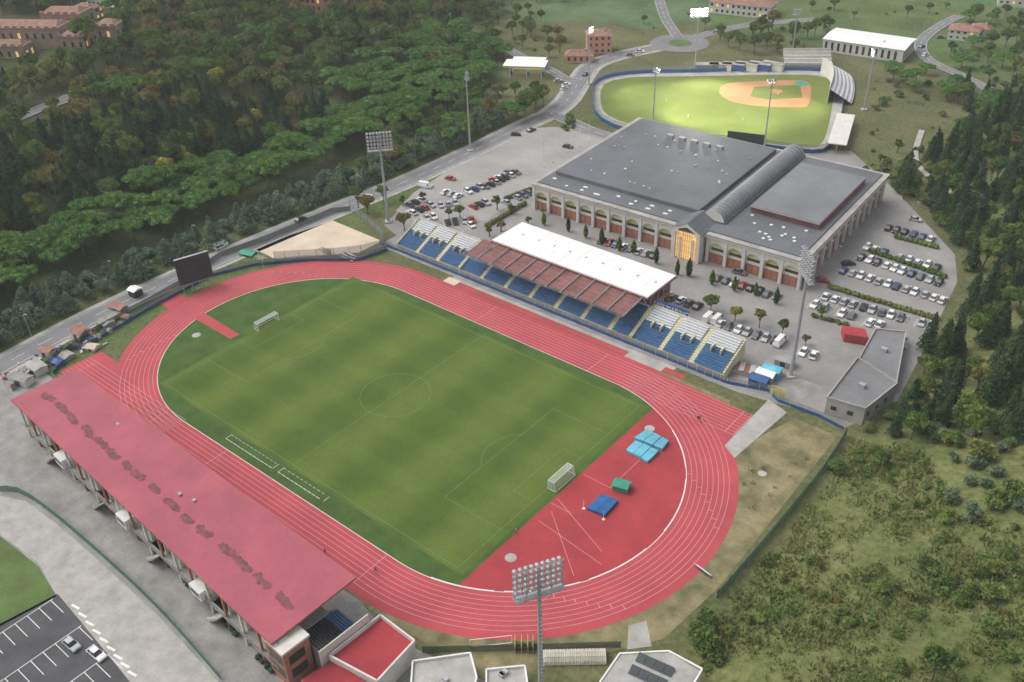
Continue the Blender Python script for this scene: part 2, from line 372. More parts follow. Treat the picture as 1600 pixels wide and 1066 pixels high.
mat_('pole_vault_mat',[(978,706),(992,692),(1030,708),(1012,725)],.8,cyan,.12,3)
mat_('high_jump_mat',[(917,797),(940,776),(966,786),(945,809)],.8,bluem,.12,2)
tn=MB(); P=site(971,764); tn.T=TR(P[0],P[1],.05,.25)
for x in(-1.7,1.7):
    for y in(-1.3,1.3): tn.beam((x,y,0),(x,y,1.5),.06,steel)
for s_ in(-1,1): tn.quad((-1.9,s_*1.5,1.5),(1.9,s_*1.5,1.5),(1.9,0,2.0),(-1.9,0,2.0),green); 
tn.box(-1.7,1.7,-1.2,1.2,.1,1.1,green); tn.obj('canopy_tent')
hj=MB()
for q in((943,812),(912,795)):
    p=site(*q); hj.beam((*p,.05),(*p,2.6),.05,white); hj.box(p[0]-.3,p[0]+.3,p[1]-.3,p[1]+.3,.06,.14,white)
hj.obj('high_jump_stands')
hd=MB(); a0=site(1088,888);b0=site(1108,903)
for i in range(9):
    p=a0+(b0-a0)*i/8
    hd.box(p[0]-.5,p[0]+.5,p[1]-.04,p[1]+.04,.95,1.06,white)
    for s_ in(-.45,.45): hd.beam((p[0]+s_,p[1],.05),(p[0]+s_,p[1],1),.03,dark); hd.beam((p[0]+s_,p[1],.08),(p[0]+s_,p[1]+.6,.08),.03,bluem)
hd.obj('hurdles')
# ------------------------------------------------------------------ paving
yard=S([(600,352),(648,303),(745,238),(835,200),(870,198),(960,213),(1110,232),(1330,236),(1400,298),(1492,398),(1496,440),(1455,525),(1395,640),(1320,668),(1235,632),(1150,588),(640,385)])
sheet('yard_asphalt',yard,.012,lotm)
big=S([(618,330),(648,300),(745,238),(835,200),(868,199),(935,214),(960,225),(880,262),(835,288),(800,318),(760,345),(690,345)])
sheet('parking_lot_paving',big,.022,lot)
lotr=S([(1395,348),(1470,375),(1492,402),(1494,440),(1455,520),(1280,500),(1262,470)])
sheet('side_lot_paving',lotr,.022,lotm)
sheet('service_path',[(73.5,34.5),(77.5,32),(79.5,55),(73.5,57)],.04,conc)
sheet('service_path',S([(980,1015),(1018,1010),(1010,970),(982,978)]),.026,conc)
sheet('stand_apron',[(-66,55),(66,55),(82,58),(82,70),(-66,70)],.02,concd)
sheet('near_concourse',[(-110,-56),(-86,-50),(-60,-51.5),(40,-51.5),(50,-54),(72,-50),(80,-75),(40,-115),(-120,-120)],.016,concd)
sheet('near_side_road',S([(0,775),(40,783),(90,820),(150,872),(250,965),(350,1075),(205,1075),(120,965),(85,925),(60,880),(0,835)]),.026,conc)
sheet('lawn',S([(-40,830),(0,838),(60,885),(88,932),(40,958),(-40,1000)]),.034,lawn)
sheet('car_park_asphalt',S([(-60,1005),(0,975),(90,928),(125,970),(215,1080),(-60,1080)]),.034,asphd)
pk=MB(); o0=site(88,935); 
for xo in (.6,11.5,22):
    for i in range(16):
        y=o0[1]-1-i*2.5; pk.ribbon([(o0[0]-1+xo,y),(o0[0]+4+xo,y)],.14,.04,white)
    pk.ribbon([(o0[0]-1+xo,o0[1]-.5),(o0[0]-1+xo,o0[1]-38)],.14,.046,white)
for i in range(9):
    p=site(112+i*11,945+i*13); pk.ribbon([p,p+np.array([2.2,0.4])],.5,.05,white)
roads=MB(); marks=MB(); kerbs=MB()
def road(px,w,mat=asph,sw=True,z=.05,line=True,drape=True):
    P=smooth(S(px),4); 
    if sw: roads.ribbon(P,w+4.0,z,conc,drape=drape)
    roads.ribbon(P,w,z+.05,mat,drape=drape)
    T=np.gradient(P,axis=0); T/=np.linalg.norm(T,axis=1)[:,None]; Nn=np.stack([-T[:,1],T[:,0]],1)
    if line:
        for i in range(0,len(P)-1,2): marks.ribbon([P[i],P[i+1]],.15,z+.07,white,drape=drape)
        for s_ in (-1,1): marks.ribbon(P+Nn*s_*(w/2-.35),.13,z+.065,white,drape=drape)
    if sw:
        for s_ in(-1,1): kerbs.wall(P+Nn*s_*(w/2+.15),.14,.2,conc,z)
    return P
ROAD=road([(-70,612),(0,573),(150,493),(300,424),(460,355),(620,290),(700,254),(755,228),(815,198),(860,178)],7.5)
road([(860,178),(885,158),(905,128),(925,103),(965,88),(1020,76),(1062,68)],8,z=.08)
road([(1062,68),(1110,52),(1180,38),(1290,30)],7,z=.10,sw=False)
road([(860,178),(895,192),(930,207),(985,222)],7,z=.09,sw=False)
road([(905,128),(880,122),(860,110),(820,92),(790,75)],6,z=.10,sw=False)
road([(1640,175),(1560,148),(1500,118),(1448,92),(1440,65),(1470,40),(1500,25)],6,z=.2,sw=False)
road([(-30,215),(20,190),(60,172),(120,150)],6,z=.35,sw=False)
road([(1030,0),(1040,30),(1060,60)],6,z=.25,sw=False)
road([(1440,205),(1430,250),(1460,285),(1500,310)],2.2,z=.4,sw=False,mat=conc,line=False)
disc('roundabout_paving',site(1062,68),15,.19,asph); disc('roundabout_island',site(1062,68),6,.26,lawn)
roads.obj('road'); marks.obj('road_markings'); kerbs.obj('road_kerb')
sc_=S([(395,388),(520,345),(597,377),(560,395),(430,405)]); sheet('beach_volleyball_court',sc_,.05,sandm)
# ------------------------------------------------------------------ stands
def seats(mb,x0,x1,y,z,mat):
    n=int((x1-x0)/.55); 
    for i in range(n):
        x=x0+.02+i*.55
        mb.box(x,x+.5,y-.46,y-.04,z+.36,z+.44,mat); mb.box(x,x+.5,y-.04,y+.04,z+.38,z+.78,mat)
def stand_section(par,x0,x1,y0,rows,dep,rise,z0,nblue,aisles,vom):
    st=MB();se=MB();sw_=MB()
    for r in range(rows):
        st.box(x0,x1,y0+r*dep,y0+(r+1)*dep,0,z0+r*rise,conc)
        xs_=[x0]+sum([[a-.7,a+.7] for a in aisles],[])+[x1]
        for a,b in zip(xs_[::2],xs_[1::2]):
            seats(se if r<nblue else sw_,a,b,y0+(r+1)*dep-.08,z0+r*rise-.06,seatb if r<nblue else seatw)
        for a in aisles:
            st.box(a-.65,a+.65,y0+r*dep-.003,y0+(r+.5)*dep,z0+r*rise-.02,z0+(r)*rise+.02,cream)
            st.box(a-.65,a+.65,y0+(r+.5)*dep,y0+(r+1)*dep-.02,z0+r*rise-.02,z0+(r+.5)*rise,cream)
    for v in vom:
        yv=y0+dep*(rows*.42); zv=z0+rise*(rows*.42)
        st.box(v-1.6,v-1.3,yv,yv+2.6,zv-1,zv+1.6,cream); st.box(v+1.3,v+1.6,yv,yv+2.6,zv-1,zv+1.6,cream); st.box(v-1.3,v+1.3,yv+2.35,yv+2.6,zv-1,zv+1.7,cream); st.box(v-1.3,v+1.3,yv+.02,yv+2.35,zv-1,zv+.52,dark)
    st.box(x0,x1,y0+rows*dep,y0+rows*dep+.25,0,z0+rows*rise+.8,wallw)
    for i in range(int((x1-x0)/2.5)+1):
        x=x0+i*2.5; st.beam((x,y0+rows*dep+.1,z0+rows*rise+.8),(x,y0+rows*dep+.1,z0+rows*rise+1.7),.04,steel)
    st.beam((x0,y0+rows*dep+.1,z0+rows*rise+1.7),(x1,y0+rows*dep+.1,z0+rows*rise+1.7),.04,steel)
    for x in (x0-.22,x1+.22):
        for r in range(rows): st.box(x-.18,x+.18,y0+r*dep,y0+(r+1)*dep,0,z0+r*rise+.9,cream)
    st.obj('terraces',par); se.obj('lower_seats',par); sw_.obj('upper_seats',par)
Y0=57.5
G1=empty('main_grandstand')
stand_section(G1,-59,-32.5,Y0,14,.78,.34,1.4,8,(-50.5,-41.5),(-54.5,-46,-37))
stand_section(G1,-31.5,31,Y0,13,.78,.34,1.4,13,(-23,-13.5,-4,5.5,15,24.5),())
stand_section(G1,32,60,Y0,14,.78,.34,1.4,8,(41,50.5),(36.5,46,55))
rf=MB()
rf.box(-25.5,31,66.2,81,9.6,10.15,roofw); rf.box(-25.8,31.3,65.9,81.3,9.35,9.72,brown)
for i in range(9): rf.box(-20+i*6,-19.4+i*6,74,74.6,10.14,10.45,wallw)
for i in range(14): rf.box(-25.2+i*4,-25.14+i*4,66.4,80.8,10.148,10.19,wallw)
rf.obj('flat_roof',G1)
bd=MB(); bd.box(-24.5,30,69.2,80.2,0,9.35,brick)
for i in range(13):
    x=-23+i*4.2
    bd.box(x,x+2.4,80.2,80.24,5.2,7.6,glass)
for i in range(3): bd.box(30,30.04,70.4+i*3.3,72.8+i*3.3,5.5,8,glass); bd.box(30,30.05,70.4+i*3.3,72.8+i*3.3,1.2,4,glass)
bd.box(-24.4,29.9,69.15,69.2,6.5,9.3,glass)
bd.obj('club_building',G1)
cn=MB(); x0,x1=-29,29.5; ya,yb=57.2,66.4; za,zb=8.1,9.2; n=11
for i in range(n):
    a=x0+(x1-x0)*i/n+.25; b=x0+(x1-x0)*(i+1)/n-.25
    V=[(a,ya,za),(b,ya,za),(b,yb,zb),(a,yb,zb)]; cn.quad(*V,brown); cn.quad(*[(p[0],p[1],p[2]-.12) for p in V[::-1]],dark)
    for t in (.2,.4,.6,.8): 
        y=ya+(yb-ya)*t;zz=za+(zb-za)*t
        cn.beam((a,y,zz+.03),(b,y,zz+.03),.04,brown)
for i in range(n+1):
    x=x0+(x1-x0)*i/n
    cn.beam((x,ya-1.2,za+.4),(x,yb,zb+.9),.05,conc); cn.beam((x,ya-1.2,za+.1),(x,yb,zb+.1),.05,conc)
    for k in range(7):
        t0=k/7;t1=(k+1)/7;y=lambda t:ya-1.2+(yb-ya+1.2)*t
        cn.beam((x,y(t0),za+.1+(zb-za)*t0),(x,y(t1),za+.4+(zb-za)*t1+.4*t1),.035,conc)
    cn.beam((x,68.9,5),(x,66.4,zb),.14,wallw)
for t in (-1.2,-.6): cn.beam((x0,ya+t,za+.25),(x1,ya+t,za+.25),.05,conc)
cn.beam((x0,yb+.3,zb+.9),(x1,yb+.3,zb+.9),.06,conc)
cn.obj('front_canopy',G1)
nb=MB(); nb.box(31.5,42.5,69.2,69.5,5.6,8.2,blue); nb.beam((32,69.35,0),(32,69.35,5.6),.1,steel); nb.beam((42,69.35,0),(42,69.35,5.6),.1,steel)
o=nb.obj('name_board')
tc=bpy.data.curves.new('t','FONT'); tc.body='SAN MARINO'; tc.size=1.9; tc.extrude=.02; tc.align_x='CENTER'; tc.align_y='CENTER'
to=bpy.data.objects.new('lettering',tc); col.objects.link(to); to.location=(37,69.16,6.95); to.rotation_euler=(math.pi/2,0,0); tc.materials.append(white); to.parent=o
fb=MB(); path=[(-66,56.2),(-31,56.4),(32,56.4),(62,56.6)]+[tuple(site(*q)) for q in ((1200,612),(1215,628),(1280,652),(1318,672))]
fb.wall(path,.9,.12,blue); fb.wall(path,1.1,.05,fgrey,.9)
P=smooth(path,3)
for p in P: fb.beam((*p,0),(*p,2.2),.05,yel)
fb.obj('perimeter_barrier')
# ------------------------------------------------------------------ red roofed stand (near side)
G2=empty('covered_grandstand')
yaw=math.atan2(-73.5+66.8,107.5); T2=TR(-66,-66.8,0,yaw)
L=108.3
rr=MB(); rr.T=T2
V=[(0,0,10.3),(L,0,10.3),(L+.6,19.2,12.0),(2.4,16.0,12.0)]
V=V+[(a,b,c+.45) for a,b,c in V]
rr.add(V,[(4,5,6,7)],redroof); rr.add(V,[(0,3,2,1),(0,1,5,4),(1,2,6,5),(2,3,7,6),(3,0,4,7)],bricks)
for i in range(16):
    x=6+i*6.3+rng.normal()*.6; y=6.4+i*.05+rng.normal()*.12
    for jj in range(rng.integers(2,4)):
        k=16; a=np.linspace(0,2*math.pi,k,endpoint=False); rad=(.65+.6*rng.random(k)); sx=1.0+rng.random()*1.0
        px=x+jj*1.5+sx*rad*np.cos(a); py=y+rng.normal()*.2+.85*rad*np.sin(a)
        rr.add([(u,v,10.3+.45+1.7*v/(16+3.2*u/L)+.02+.004*jj) for u,v in zip(px,py)],[tuple(range(k))],stain)
for x,y in ((62,9),(66,10),(30,12)): rr.box(x,x+.9,y,y+.7,11.0,12.0,conc)
rr.obj('roof',G2)
bk=MB(); bk.T=T2
bk.box(2,L-1,3.2,3.5,3.2,10.2,wallw); bk.box(2,L-1,3.5,13,6.5,6.7,concd)
for i in range(19):
    x=2+i*5.9
    bk.box(x,x+.4,1.4,3.2,0,10.2,wallw); bk.box(x-.06,x+.46,.5,.9,0,10.25,brick if i%2 else wallw)
    if i<18:
        bk.box(x+.5,x+5.8,2.8,3.15,0,3.1,(conc,bricks,concd)[i%3])
        bk.box(x+.9,x+2.9,3.14,3.2,7.2,9.2,glass); bk.box(x+3.4,x+5.4,3.14,3.2,7.2,9.2,glass); bk.box(x+.9,x+5.4,3.13,3.2,4.2,5.6,glass)
        bk.box(x+.6,x+5.7,3.10,3.2,6.6,6.9,brick)
        if i%4==1: bk.box(x+1.1,x+2.6,2.7,2.8,.1,2.4,green)
        if i%4==2:
            for k in range(10): bk.box(x+1.2+k*.4,x+1.6+k*.4,.2-1.5,2.4-1.5,0+k*.33,.33+k*.33,conc)
            bk.beam((x+1.2,-1.3,1),(x+5.2,-1.3,4.3),.05,white); bk.beam((x+1.2,-1.3,.6),(x+5.2,-1.3,3.9),.05,white); bk.box(x+.9,x+5.3,.9,2.8,3.2,3.5,conc)
        if i%5==3: bk.box(x+1,x+5,-.6,3.1,3.1,5.6,white); bk.box(x+1.4,x+4.6,-.64,-.6,3.9,5.0,glass)
bk.box(2,L,.2,3.2,3.2,3.5,conc); bk.box(2,L,.2,.26,3.5,4.4,fgrey); bk.box(2,L-1,3.5,4.0,0,3.2,dark)
bk.obj('back_facade',G2)
ts=MB(); ts.T=T2
for r in range(14):
    ts.box(4,L+5,6.5+r*.75-.0,6.5+(r+1)*.75,0,6.2-r*.36,concd)
    for i in range(16): x=L-4+i*.55; ts.box(x,x+.45,6.6+r*.75,7.0+r*.75,6.2-r*.36+.05,6.2-r*.36+.5,dark if r<9 else seatb)
for x in (L-5,L+5): ts.box(x,x+.25,6,17.5,0,7.2,wallw)
ts.obj('terraces',G2)
eb=MB(); eb.T=T2; eb.box(L-3,L+2.5,0.4,6,0,9.4,brick); eb.box(L-3.3,L+2.8,.1,6.2,9.4,9.9,wallw)
for k in range(2): eb.box(L+2.5,L+2.55,1.4,4.8,2+k*3.6,4.2+k*3.6,glass); eb.box(L-2.3,L+1.8,.34,.4,2+k*3.6,4.2+k*3.6,glass)
eb.obj('end_tower',G2)
G3=empty('club_house'); tb=MB()
TP=[site(595,965,4.5),site(648,1005,4.5),site(590,1068,4.5),site(515,1028,4.5)]
tb.prism([tuple(p) for p in TP],0,4.5,redD,wallw); tb.obj('body',G3)
pw=MB(); pw.wall(TP,.9,.35,wallw,4.48,closed=True); pw.obj('parapet',G3)
pr=[site(470,1060,4.0),site(520,1030,4.0),site(590,1075,4.0),site(540,1110,4.0)]
pw=MB(); pw.prism([tuple(p) for p in pr],0,3.6,redD,pink); pw.obj('annex',G3)
def flatb(name,px,h,roof,wall,par=.5):
    e=empty(name); P=[site(u,v,h) for u,v in px]; mb=MB(); mb.prism([tuple(p) for p in P],0,h,roof,wall); mb.obj('body',e)
    mb=MB(); mb.wall(P,par,.3,white,h-.02,closed=True)
    for i in range(3):
        c=sum(P)/len(P)+rng.normal(size=2)*1.5; mb.box(c[0]-.5,c[0]+.5,c[1]-.4,c[1]+.4,h,h+.7,steel)
    mb.obj('parapet',e); return e,P
flatb('white_annex',[(645,1035),(735,1022),(745,1060),(735,1100),(640,1110)],3.5,conc,wallw)
flatb('white_annex',[(760,1048),(820,1042),(825,1075),(760,1080)],3.2,conc,wallw)
e=empty('solar_roof_building'); P=[site(u,v,4) for u,v in [(935,1070),(968,1022),(1045,1018),(1097,1046),(1060,1110),(940,1120)]]
mb=MB(); mb.prism([tuple(p) for p in P],0,4,conc,wallw); mb.wall(P,.25,.3,white,3.98,closed=True); mb.obj('body',e)
sp=MB(); p=site(1018,1048,4.3); sp.T=TR(p[0],p[1],4.05,.15)
for i in range(4):
    for j in range(2):
        x=(i-1.5)*1.75; y=(j-.5)*3.0
        sp.add([(x-.82,y-.95,.1),(x+.82,y-.95,.1),(x+.82,y+.85,.6),(x-.82,y+.85,.6)],[(0,1,2,3)],glass); sp.box(x-.82,x+.82,y+.87,y+.93,0,.62,steel); sp.box(x-.84,x-.8,y-.95,y+.85,0,.12,steel)
sp.obj('solar_panels',e)
rc=MB(); a0=site(850,1030);b0=site(945,1028)
for i in range(34):
    p=a0+(b0-a0)*i/33; d=(b0-a0)/np.linalg.norm(b0-a0); nn=np.array([-d[1],d[0]])
    prev=None
    for k in range(7):
        t=math.pi*k/6; q=(p[0]+nn[0]*1.5*math.cos(t),p[1]+nn[1]*1.5*math.cos(t),.05+1.5*math.sin(t)+(.14 if i%2 else 0))
        if prev: rc.beam(prev,q,.2,coverm)
        prev=q
rc.obj('ribbed_tunnel_cover')
fn=MB(); fn.wall([site(660,1020),site(760,1018),site(970,1012)],1.8,.1,fdark); fn.obj('screen_fence')
fn=MB()
for u in (805,815,825,833):
    fn.wall([site(u,1002),site(u,1022)],2,.08,yel if u%2 else cream)
fn.obj('yellow_gate')
gp=MB(); p=site(735,1012); q=site(800,1005); gp.beam((*p,.1),(*q,.1),.08,white);gp.beam((*p,2.2),(*q,2.2),.08,white);gp.beam((*p,.1),(*p,2.2),.08,white);gp.beam((*q,.1),(*q,2.2),.08,white); gp.obj('spare_goal_frame')
# ------------------------------------------------------------------ sports hall
A=site(835,327);B=site(1247,452)
u=(B-A); Lh=np.linalg.norm(u); u/=Lh; Dh=71
hy=math.atan2(u[1],u[0]); T3=TR(A[0],A[1],0,hy); HH=9.6
G4=empty('sports_hall')
fa=MB()
def arcade(T,L,nb,skip=()):
    fa.T=T; bw=L/nb; zs=4.6; 
    for i in range(nb):
        x0=i*bw; pw_=.5; a=x0+pw_; b=x0+bw-pw_; r=(b-a)/2; xc=(a+b)/2
        fa.box(x0-pw_,x0+pw_,-.35,.5,0,HH-.9,wallw)
        if i in skip: continue
        K=12; ang=np.linspace(math.pi,0,K+1); px=xc+r*np.cos(ang); pz=zs+min(r,3.0)*np.sin(ang)
        for k in range(K):
            fa.quad((px[k],-.12,pz[k]),(px[k+1],-.12,pz[k+1]),(px[k+1],-.12,HH-.9),(px[k],-.12,HH-.9),wallw)
            fa.quad((px[k],-.12,pz[k]),(px[k],.6,pz[k]),(px[k+1],.6,pz[k+1]),(px[k+1],-.12,pz[k+1]),wallw)
        fa.box(a,b,.6,.9,0,3.3,bricks); fa.box(a,b,.52,.9,3.3,4.0,wallw); fa.box(a,b,.6,.9,4.0,zs+3.1,yel if i%2==0 else cream)
        for q in (.12,.56): fa.box(a+(b-a)*q,a+(b-a)*(q+.30),.5,.6,.2,2.9,brick); 
        fa.box(a+.5,b-.5,.54,.6,4.3,5.2,glass); 
    fa.box(L-.5,L+.5,-.35,.5,0,HH-.9,wallw)
    fa.box(-.6,L+.6,-.45,1.5,HH-.9,HH,white); fa.box(-.5,L+.5,-.3,.2,HH-1.25,HH-.9,cream)
arcade(T3,Lh,16,skip=(9,10))
T4=TR(B[0],B[1],0,hy+math.pi/2); arcade(T4,Dh,12)
fa.T=T3; fa.box(0,.4,1.5,Dh,0,HH,wallw); fa.box(0,Lh,Dh-.4,Dh,0,HH,wallw)
fa.obj('arcades',G4)
hr=MB(); hr.T=T3
hr.box(-1.0,Lh+1.0,-1.0,Dh+1,HH,HH+.35,conc); 
hr.box(1,Lh-1,1,Dh-1,HH+.35,HH+.75,hroof)
hr.box(3,Lh*.60,9,Dh-3,HH+.75,HH+2.0,hroof)
hr.box(3.4,Lh*.60-.4,9.4,Dh-3.4,HH+2.0,HH+2.05,hroof)
xv=Lh*.665; rv=3.6; K=14; NV=30
for j in range(NV):
    y0_=7+j*(Dh-8)/NV; y1_=7+(j+1)*(Dh-8)/NV-.25
    for k in range(K):
        t0,t1=math.pi*k/K,math.pi*(k+1)/K
        f=lambda t,y:(xv+rv*math.cos(t),y,HH+1.2+rv*.9*math.sin(t))
        hr.quad(f(t0,y0_),f(t1,y0_),f(t1,y1_),f(t0,y1_),hroof2)
for j in (0,NV):
    y_=7+j*(Dh-8)/NV-.1; V=[(xv+rv*math.cos(math.pi*k/K),y_,HH+1.2+rv*.9*math.sin(math.pi*k/K)) for k in range(K+1)]; hr.add(V,[tuple(range(K+1))],wallw if j==0 else dark)
hr.box(xv-rv-.5,xv+rv+.5,7,Dh-1.2,HH+.7,HH+1.3,hroof)
hr.box(Lh*.735,Lh*.965,20,Dh-12,HH+.7,HH+2.6,hroof); hr.box(Lh*.735-.2,Lh*.965+.2,19.8,20.0,HH+.75,HH+2.8,brown); hr.box(Lh*.965,Lh*.965+.2,20,Dh-12,HH+.75,HH+2.8,brown)
hr.box(Lh*.735-.3,Lh*.965+.3,19,Dh-11,HH+2.6,HH+2.75,hroof2)
for i in range(9):
    for j in range(2):
        if rng.random()<.8: hr.box(4+i*6.4+rng.normal()*.5,5.2+i*6.4,3+j*2.6,3.9+j*2.6,HH+.74,HH+.9,white)
for i in range(42):
    x=rng.uniform(5,Lh*.6-3); y=rng.choice([14,22,30,38,46,54])+rng.uniform(0,2); s_=rng.uniform(.3,.8); hr.box(x,x+s_,y,y+s_,HH+2.0,HH+2.3,white if rng.random()<.5 else steel)
for i in range(14):
    x=Lh*.74+rng.uniform(0,20); y=rng.uniform(4,17); hr.box(x,x+.9,y,y+.8,HH+.74,HH+1.0,white)
for i in range(5): hr.box(20+i*5,22.4+i*5,Dh-15,Dh-13.4,HH+2,HH+3.2,steel)
hr.obj('roof',G4)
en=MB(); xe=Lh*.625; en.T=T3@TR(xe,0); W2=4.7; HE=10.6
en.box(-W2,-W2+.9,-3.2,1,0,HE-1,wallw); en.box(W2-.9,W2,-3.2,1,0,HE-1,wallw)
for s_ in (-1,1): en.box(s_*2.2-.3,s_*2.2+.3,-3.0,-2.4,0,7.5,wallw)
en.box(-W2+.9,W2-.9,-2.3,-2.1,0,9.2,winlit); 
for x in (-3.2,-1.5,-.75,0,.75,1.5,3.2): en.box(x-.05,x+.05,-2.4,-2.3,0,9.2,brown)
for z_ in (2.6,4.4,6.4,8.2): en.box(-W2+.9,W2-.9,-2.42,-2.36,z_-.1,z_+.1,cream)
V=[(-W2-.6,-3.5,HE-1.4),(W2+.6,-3.5,HE-1.4),(W2+.6,-3.5,HE-.4),(0,-3.5,HE+2.4),(-W2-.6,-3.5,HE-.4)]
V+= [(a,8,c) for a,b,c in V]
en.add(V,[(2,7,8,3),(3,8,9,4)],hroof); 
en.add([(-W2,-3.4,HE-1.4),(-2.8,-3.4,HE-1.4),(-2.8,-3.4,HE-.2),(0,-3.4,HE+1.0),(2.8,-3.4,HE-.2),(2.8,-3.4,HE-1.4),(W2,-3.4,HE-1.4),(W2,-3.4,HE-.4),(0,-3.4,HE+2.3),(-W2,-3.4,HE-.4)],[(0,1,2,9),(2,3,8,9),(3,4,7,8),(4,5,6,7)],wallw)
en.box(-W2,W2,-2.2,8,HE-1.6,HE-1.3,wallw); 
en.obj('entrance_pavilion',G4)
# ------------------------------------------------------------------ masts
def mast(name,base,top_h,w,rows,cols,yaw,lit=False,r=.55):
    z0=float(H(*base)); e=MB(); e.T=TR(base[0],base[1],z0,yaw)
    e.box(-1.2,1.2,-1.2,1.2,-.3,.5,conc)
    e.beam((0,0,.5),(0,0,top_h-1),r,steel,12,r*.5)
    hh=rows*1.25; z1=top_h-hh
    e.box(-w/2,w/2,-.5,.9,z1-.9,z1-.75,steel)
    for x in np.linspace(-w/2,w/2,6): e.beam((x,.9,z1-.8),(x,.9,z1+.2),.04,steel); e.beam((x,-.5,z1-.8),(x,-.5,z1+.2),.04,steel)
    e.beam((-w/2,.9,z1+.2),(w/2,.9,z1+.2),.04,steel);e.beam((-w/2,-.5,z1+.2),(w/2,-.5,z1+.2),.04,steel)
    for k in range(rows):
        z=z1+.4+k*1.25
        e.beam((-w/2,0,z),(w/2,0,z),.08,steel)
        for c_ in range(cols):
            x=-w/2+w*(c_+.5)/cols
            e.beam((x,.12,z+.15),(x,.75,z-.2),.2,steel,8,.42); e.beam((x,.75,z-.2),(x,.80,z-.23),.40,lamp if lit else lampoff,8)
    for x in (-w/2,-w/4,w/4,w/2): e.beam((x,0,z1-.8),(x,0,top_h-.4),.07,steel)
    for i in range(4):
        a=-w/2+i*w/4; e.beam((a,-.1,z1),(a+w/4,-.1,top_h-.6),.05,steel); e.beam((a+w/4,-.1,z1),(a,-.1,top_h-.6),.05,steel)
    e.beam((0,0,top_h-hh-3),(-w/2,0,z1),.06,steel);e.beam((0,0,top_h-hh-3),(w/2,0,z1),.06,steel)
    for k in range(int(top_h)-3): e.box(-.15,.15,-r-.15,-r+.1,1+k,1.05+k,steel)
    e.obj(name); return base
def aim(b,t=(0,0)): return math.atan2(t[1]-b[1],t[0]-b[0])-math.pi/2
b1=site(607,347); h1=height_of(b1,203); b2=site(1235,588); h2=height_of(b2,392)
d=FW*FL+RT*(842-800)-UP*(905-533); t=(h2-3.5-C0[2])/d[2]; b3=(C0+d*t)[:2]
mast('floodlight_mast',b1,h1,8.5,5,8,aim(b1)); mast('floodlight_mast',b2,h2,8.5,5,8,aim(b2)); mast('floodlight_mast',b3,h2,8.5,5,9,aim(b3))
BF=site(1120,170)
spots=[]
for (bu,bv,tv,w,rw,lit) in ((1085,112,10,8,3,True),(920,132,40,3.0,2,True),(1020,197,105,3.0,1,True),(1193,237,122,3.0,1,True),(1350,172,75,3,2,True),(1237,88,12,3.5,2,False),(735,236,111,2.5,2,False)):
    b_=site(bu,bv); h_=height_of(b_,tv); mast('floodlight_mast',b_,h_,w,rw,int(w/1.0),aim(b_,BF),lit,r=.35)
    if lit: spots.append((b_,h_,1.5 if rw==3 else 1))
for b_,h_,k_ in spots:
    l=bpy.data.lights.new('floodlight','SPOT'); l.energy=85000*k_; l.spot_size=math.radians(80); l.spot_blend=.8; l.shadow_soft_size=1.0; l.color=(1,.97,.84)
    o=bpy.data.objects.new('floodlight_beam',l); col.objects.link(o); o.location=(b_[0],b_[1],h_+float(H(*b_))-.6)
    dv=Vector((BF[0]*.8+b_[0]*.2,BF[1]*.8+b_[1]*.2,0))-o.location; o.location=o.location+dv.normalized()*2.0
    o.rotation_euler=dv.to_track_quat('-Z','Y').to_euler()
# ------------------------------------------------------------------ baseball park
oute=S([(926,150),(934,128),(985,116),(1100,113),(1200,110),(1285,112),(1312,122),(1318,145),(1312,190),(1296,230),(1270,240),(1200,232),(1110,222),(1030,215),(960,200),(930,178)])
sheet('warning_track',smooth(oute+[oute[0]],6)[:-1],.03,conc)
inn=S([(938,152),(944,132),(985,121),(1100,119),(1200,117),(1275,118),(1298,128),(1302,150),(1296,190),(1284,224),(1262,231),(1200,224),(1110,213),(1030,204),(965,188),(942,172)])
sheet('baseball_outfield',smooth(inn+[inn[0]],6)[:-1],.045,bbgrass)
di=S([(1124,146),(1127,135),(1150,129),(1215,126),(1250,126),(1266,133),(1264,162),(1248,168),(1185,166),(1140,158)])
sheet('infield_dirt',smooth(di+[di[0]],4)[:-1],.058,dirt)
gi=S([(1172,151),(1178,136),(1250,133),(1254,153),(1200,156)])
sheet('infield_turf',gi,.07,bbgrass); disc('pitchers_mound',site(1213,143),2.8,.09,dirt)
disc('home_plate_cover',site(1252,131),3.0,.1,green)
bw=MB(); P=smooth(oute+[oute[0]],6); bw.wall(P,1.6,.2,blue); bw.wall(P,1.8,.06,fgrey,1.6)
for p in P[::2]: bw.beam((*p,0),(*p,3.6),.06,steel)
bw.obj('outfield_wall')
def tier(name,px,rows,dep,rise,mat,side=1,z0=1):
    P=smooth(S(px),5); T=np.gradient(P,axis=0); T/=np.linalg.norm(T,axis=1)[:,None]; Nn=np.stack([-T[:,1],T[:,0]],1)*side
    mb=MB()
    for r in range(rows):
        a=P+Nn*dep*r; b=P+Nn*dep*(r+1); z=z0+r*rise; n=len(P)
        V=np.concatenate([np.c_[a,np.full(n,z)],np.c_[b,np.full(n,z)],np.c_[a,np.full(n,max(0,z-rise))]])
        mb.add(V,[(i,i+1,n+i+1,n+i) for i in range(n-1)],mat if r%2 else conc); mb.add(V,[(i,i+1,2*n+i+1,2*n+i) for i in range(n-1)],mat)
    mb.wall(P+Nn*dep*rows,z0+rows*rise+1,.2,wallw)
    return mb.obj(name)
tier('baseball_grandstand',[(1310,110),(1330,122),(1335,145),(1330,165)],11,.9,.5,seatw,-1)
tier('bleachers',[(1225,104),(1300,104)],8,.9,.55,wallw,1)
e=MB(); a0=site(1322,178,4);b0=site(1308,225,4); e.wall([a0,b0],.4,7,wallw,3.6)
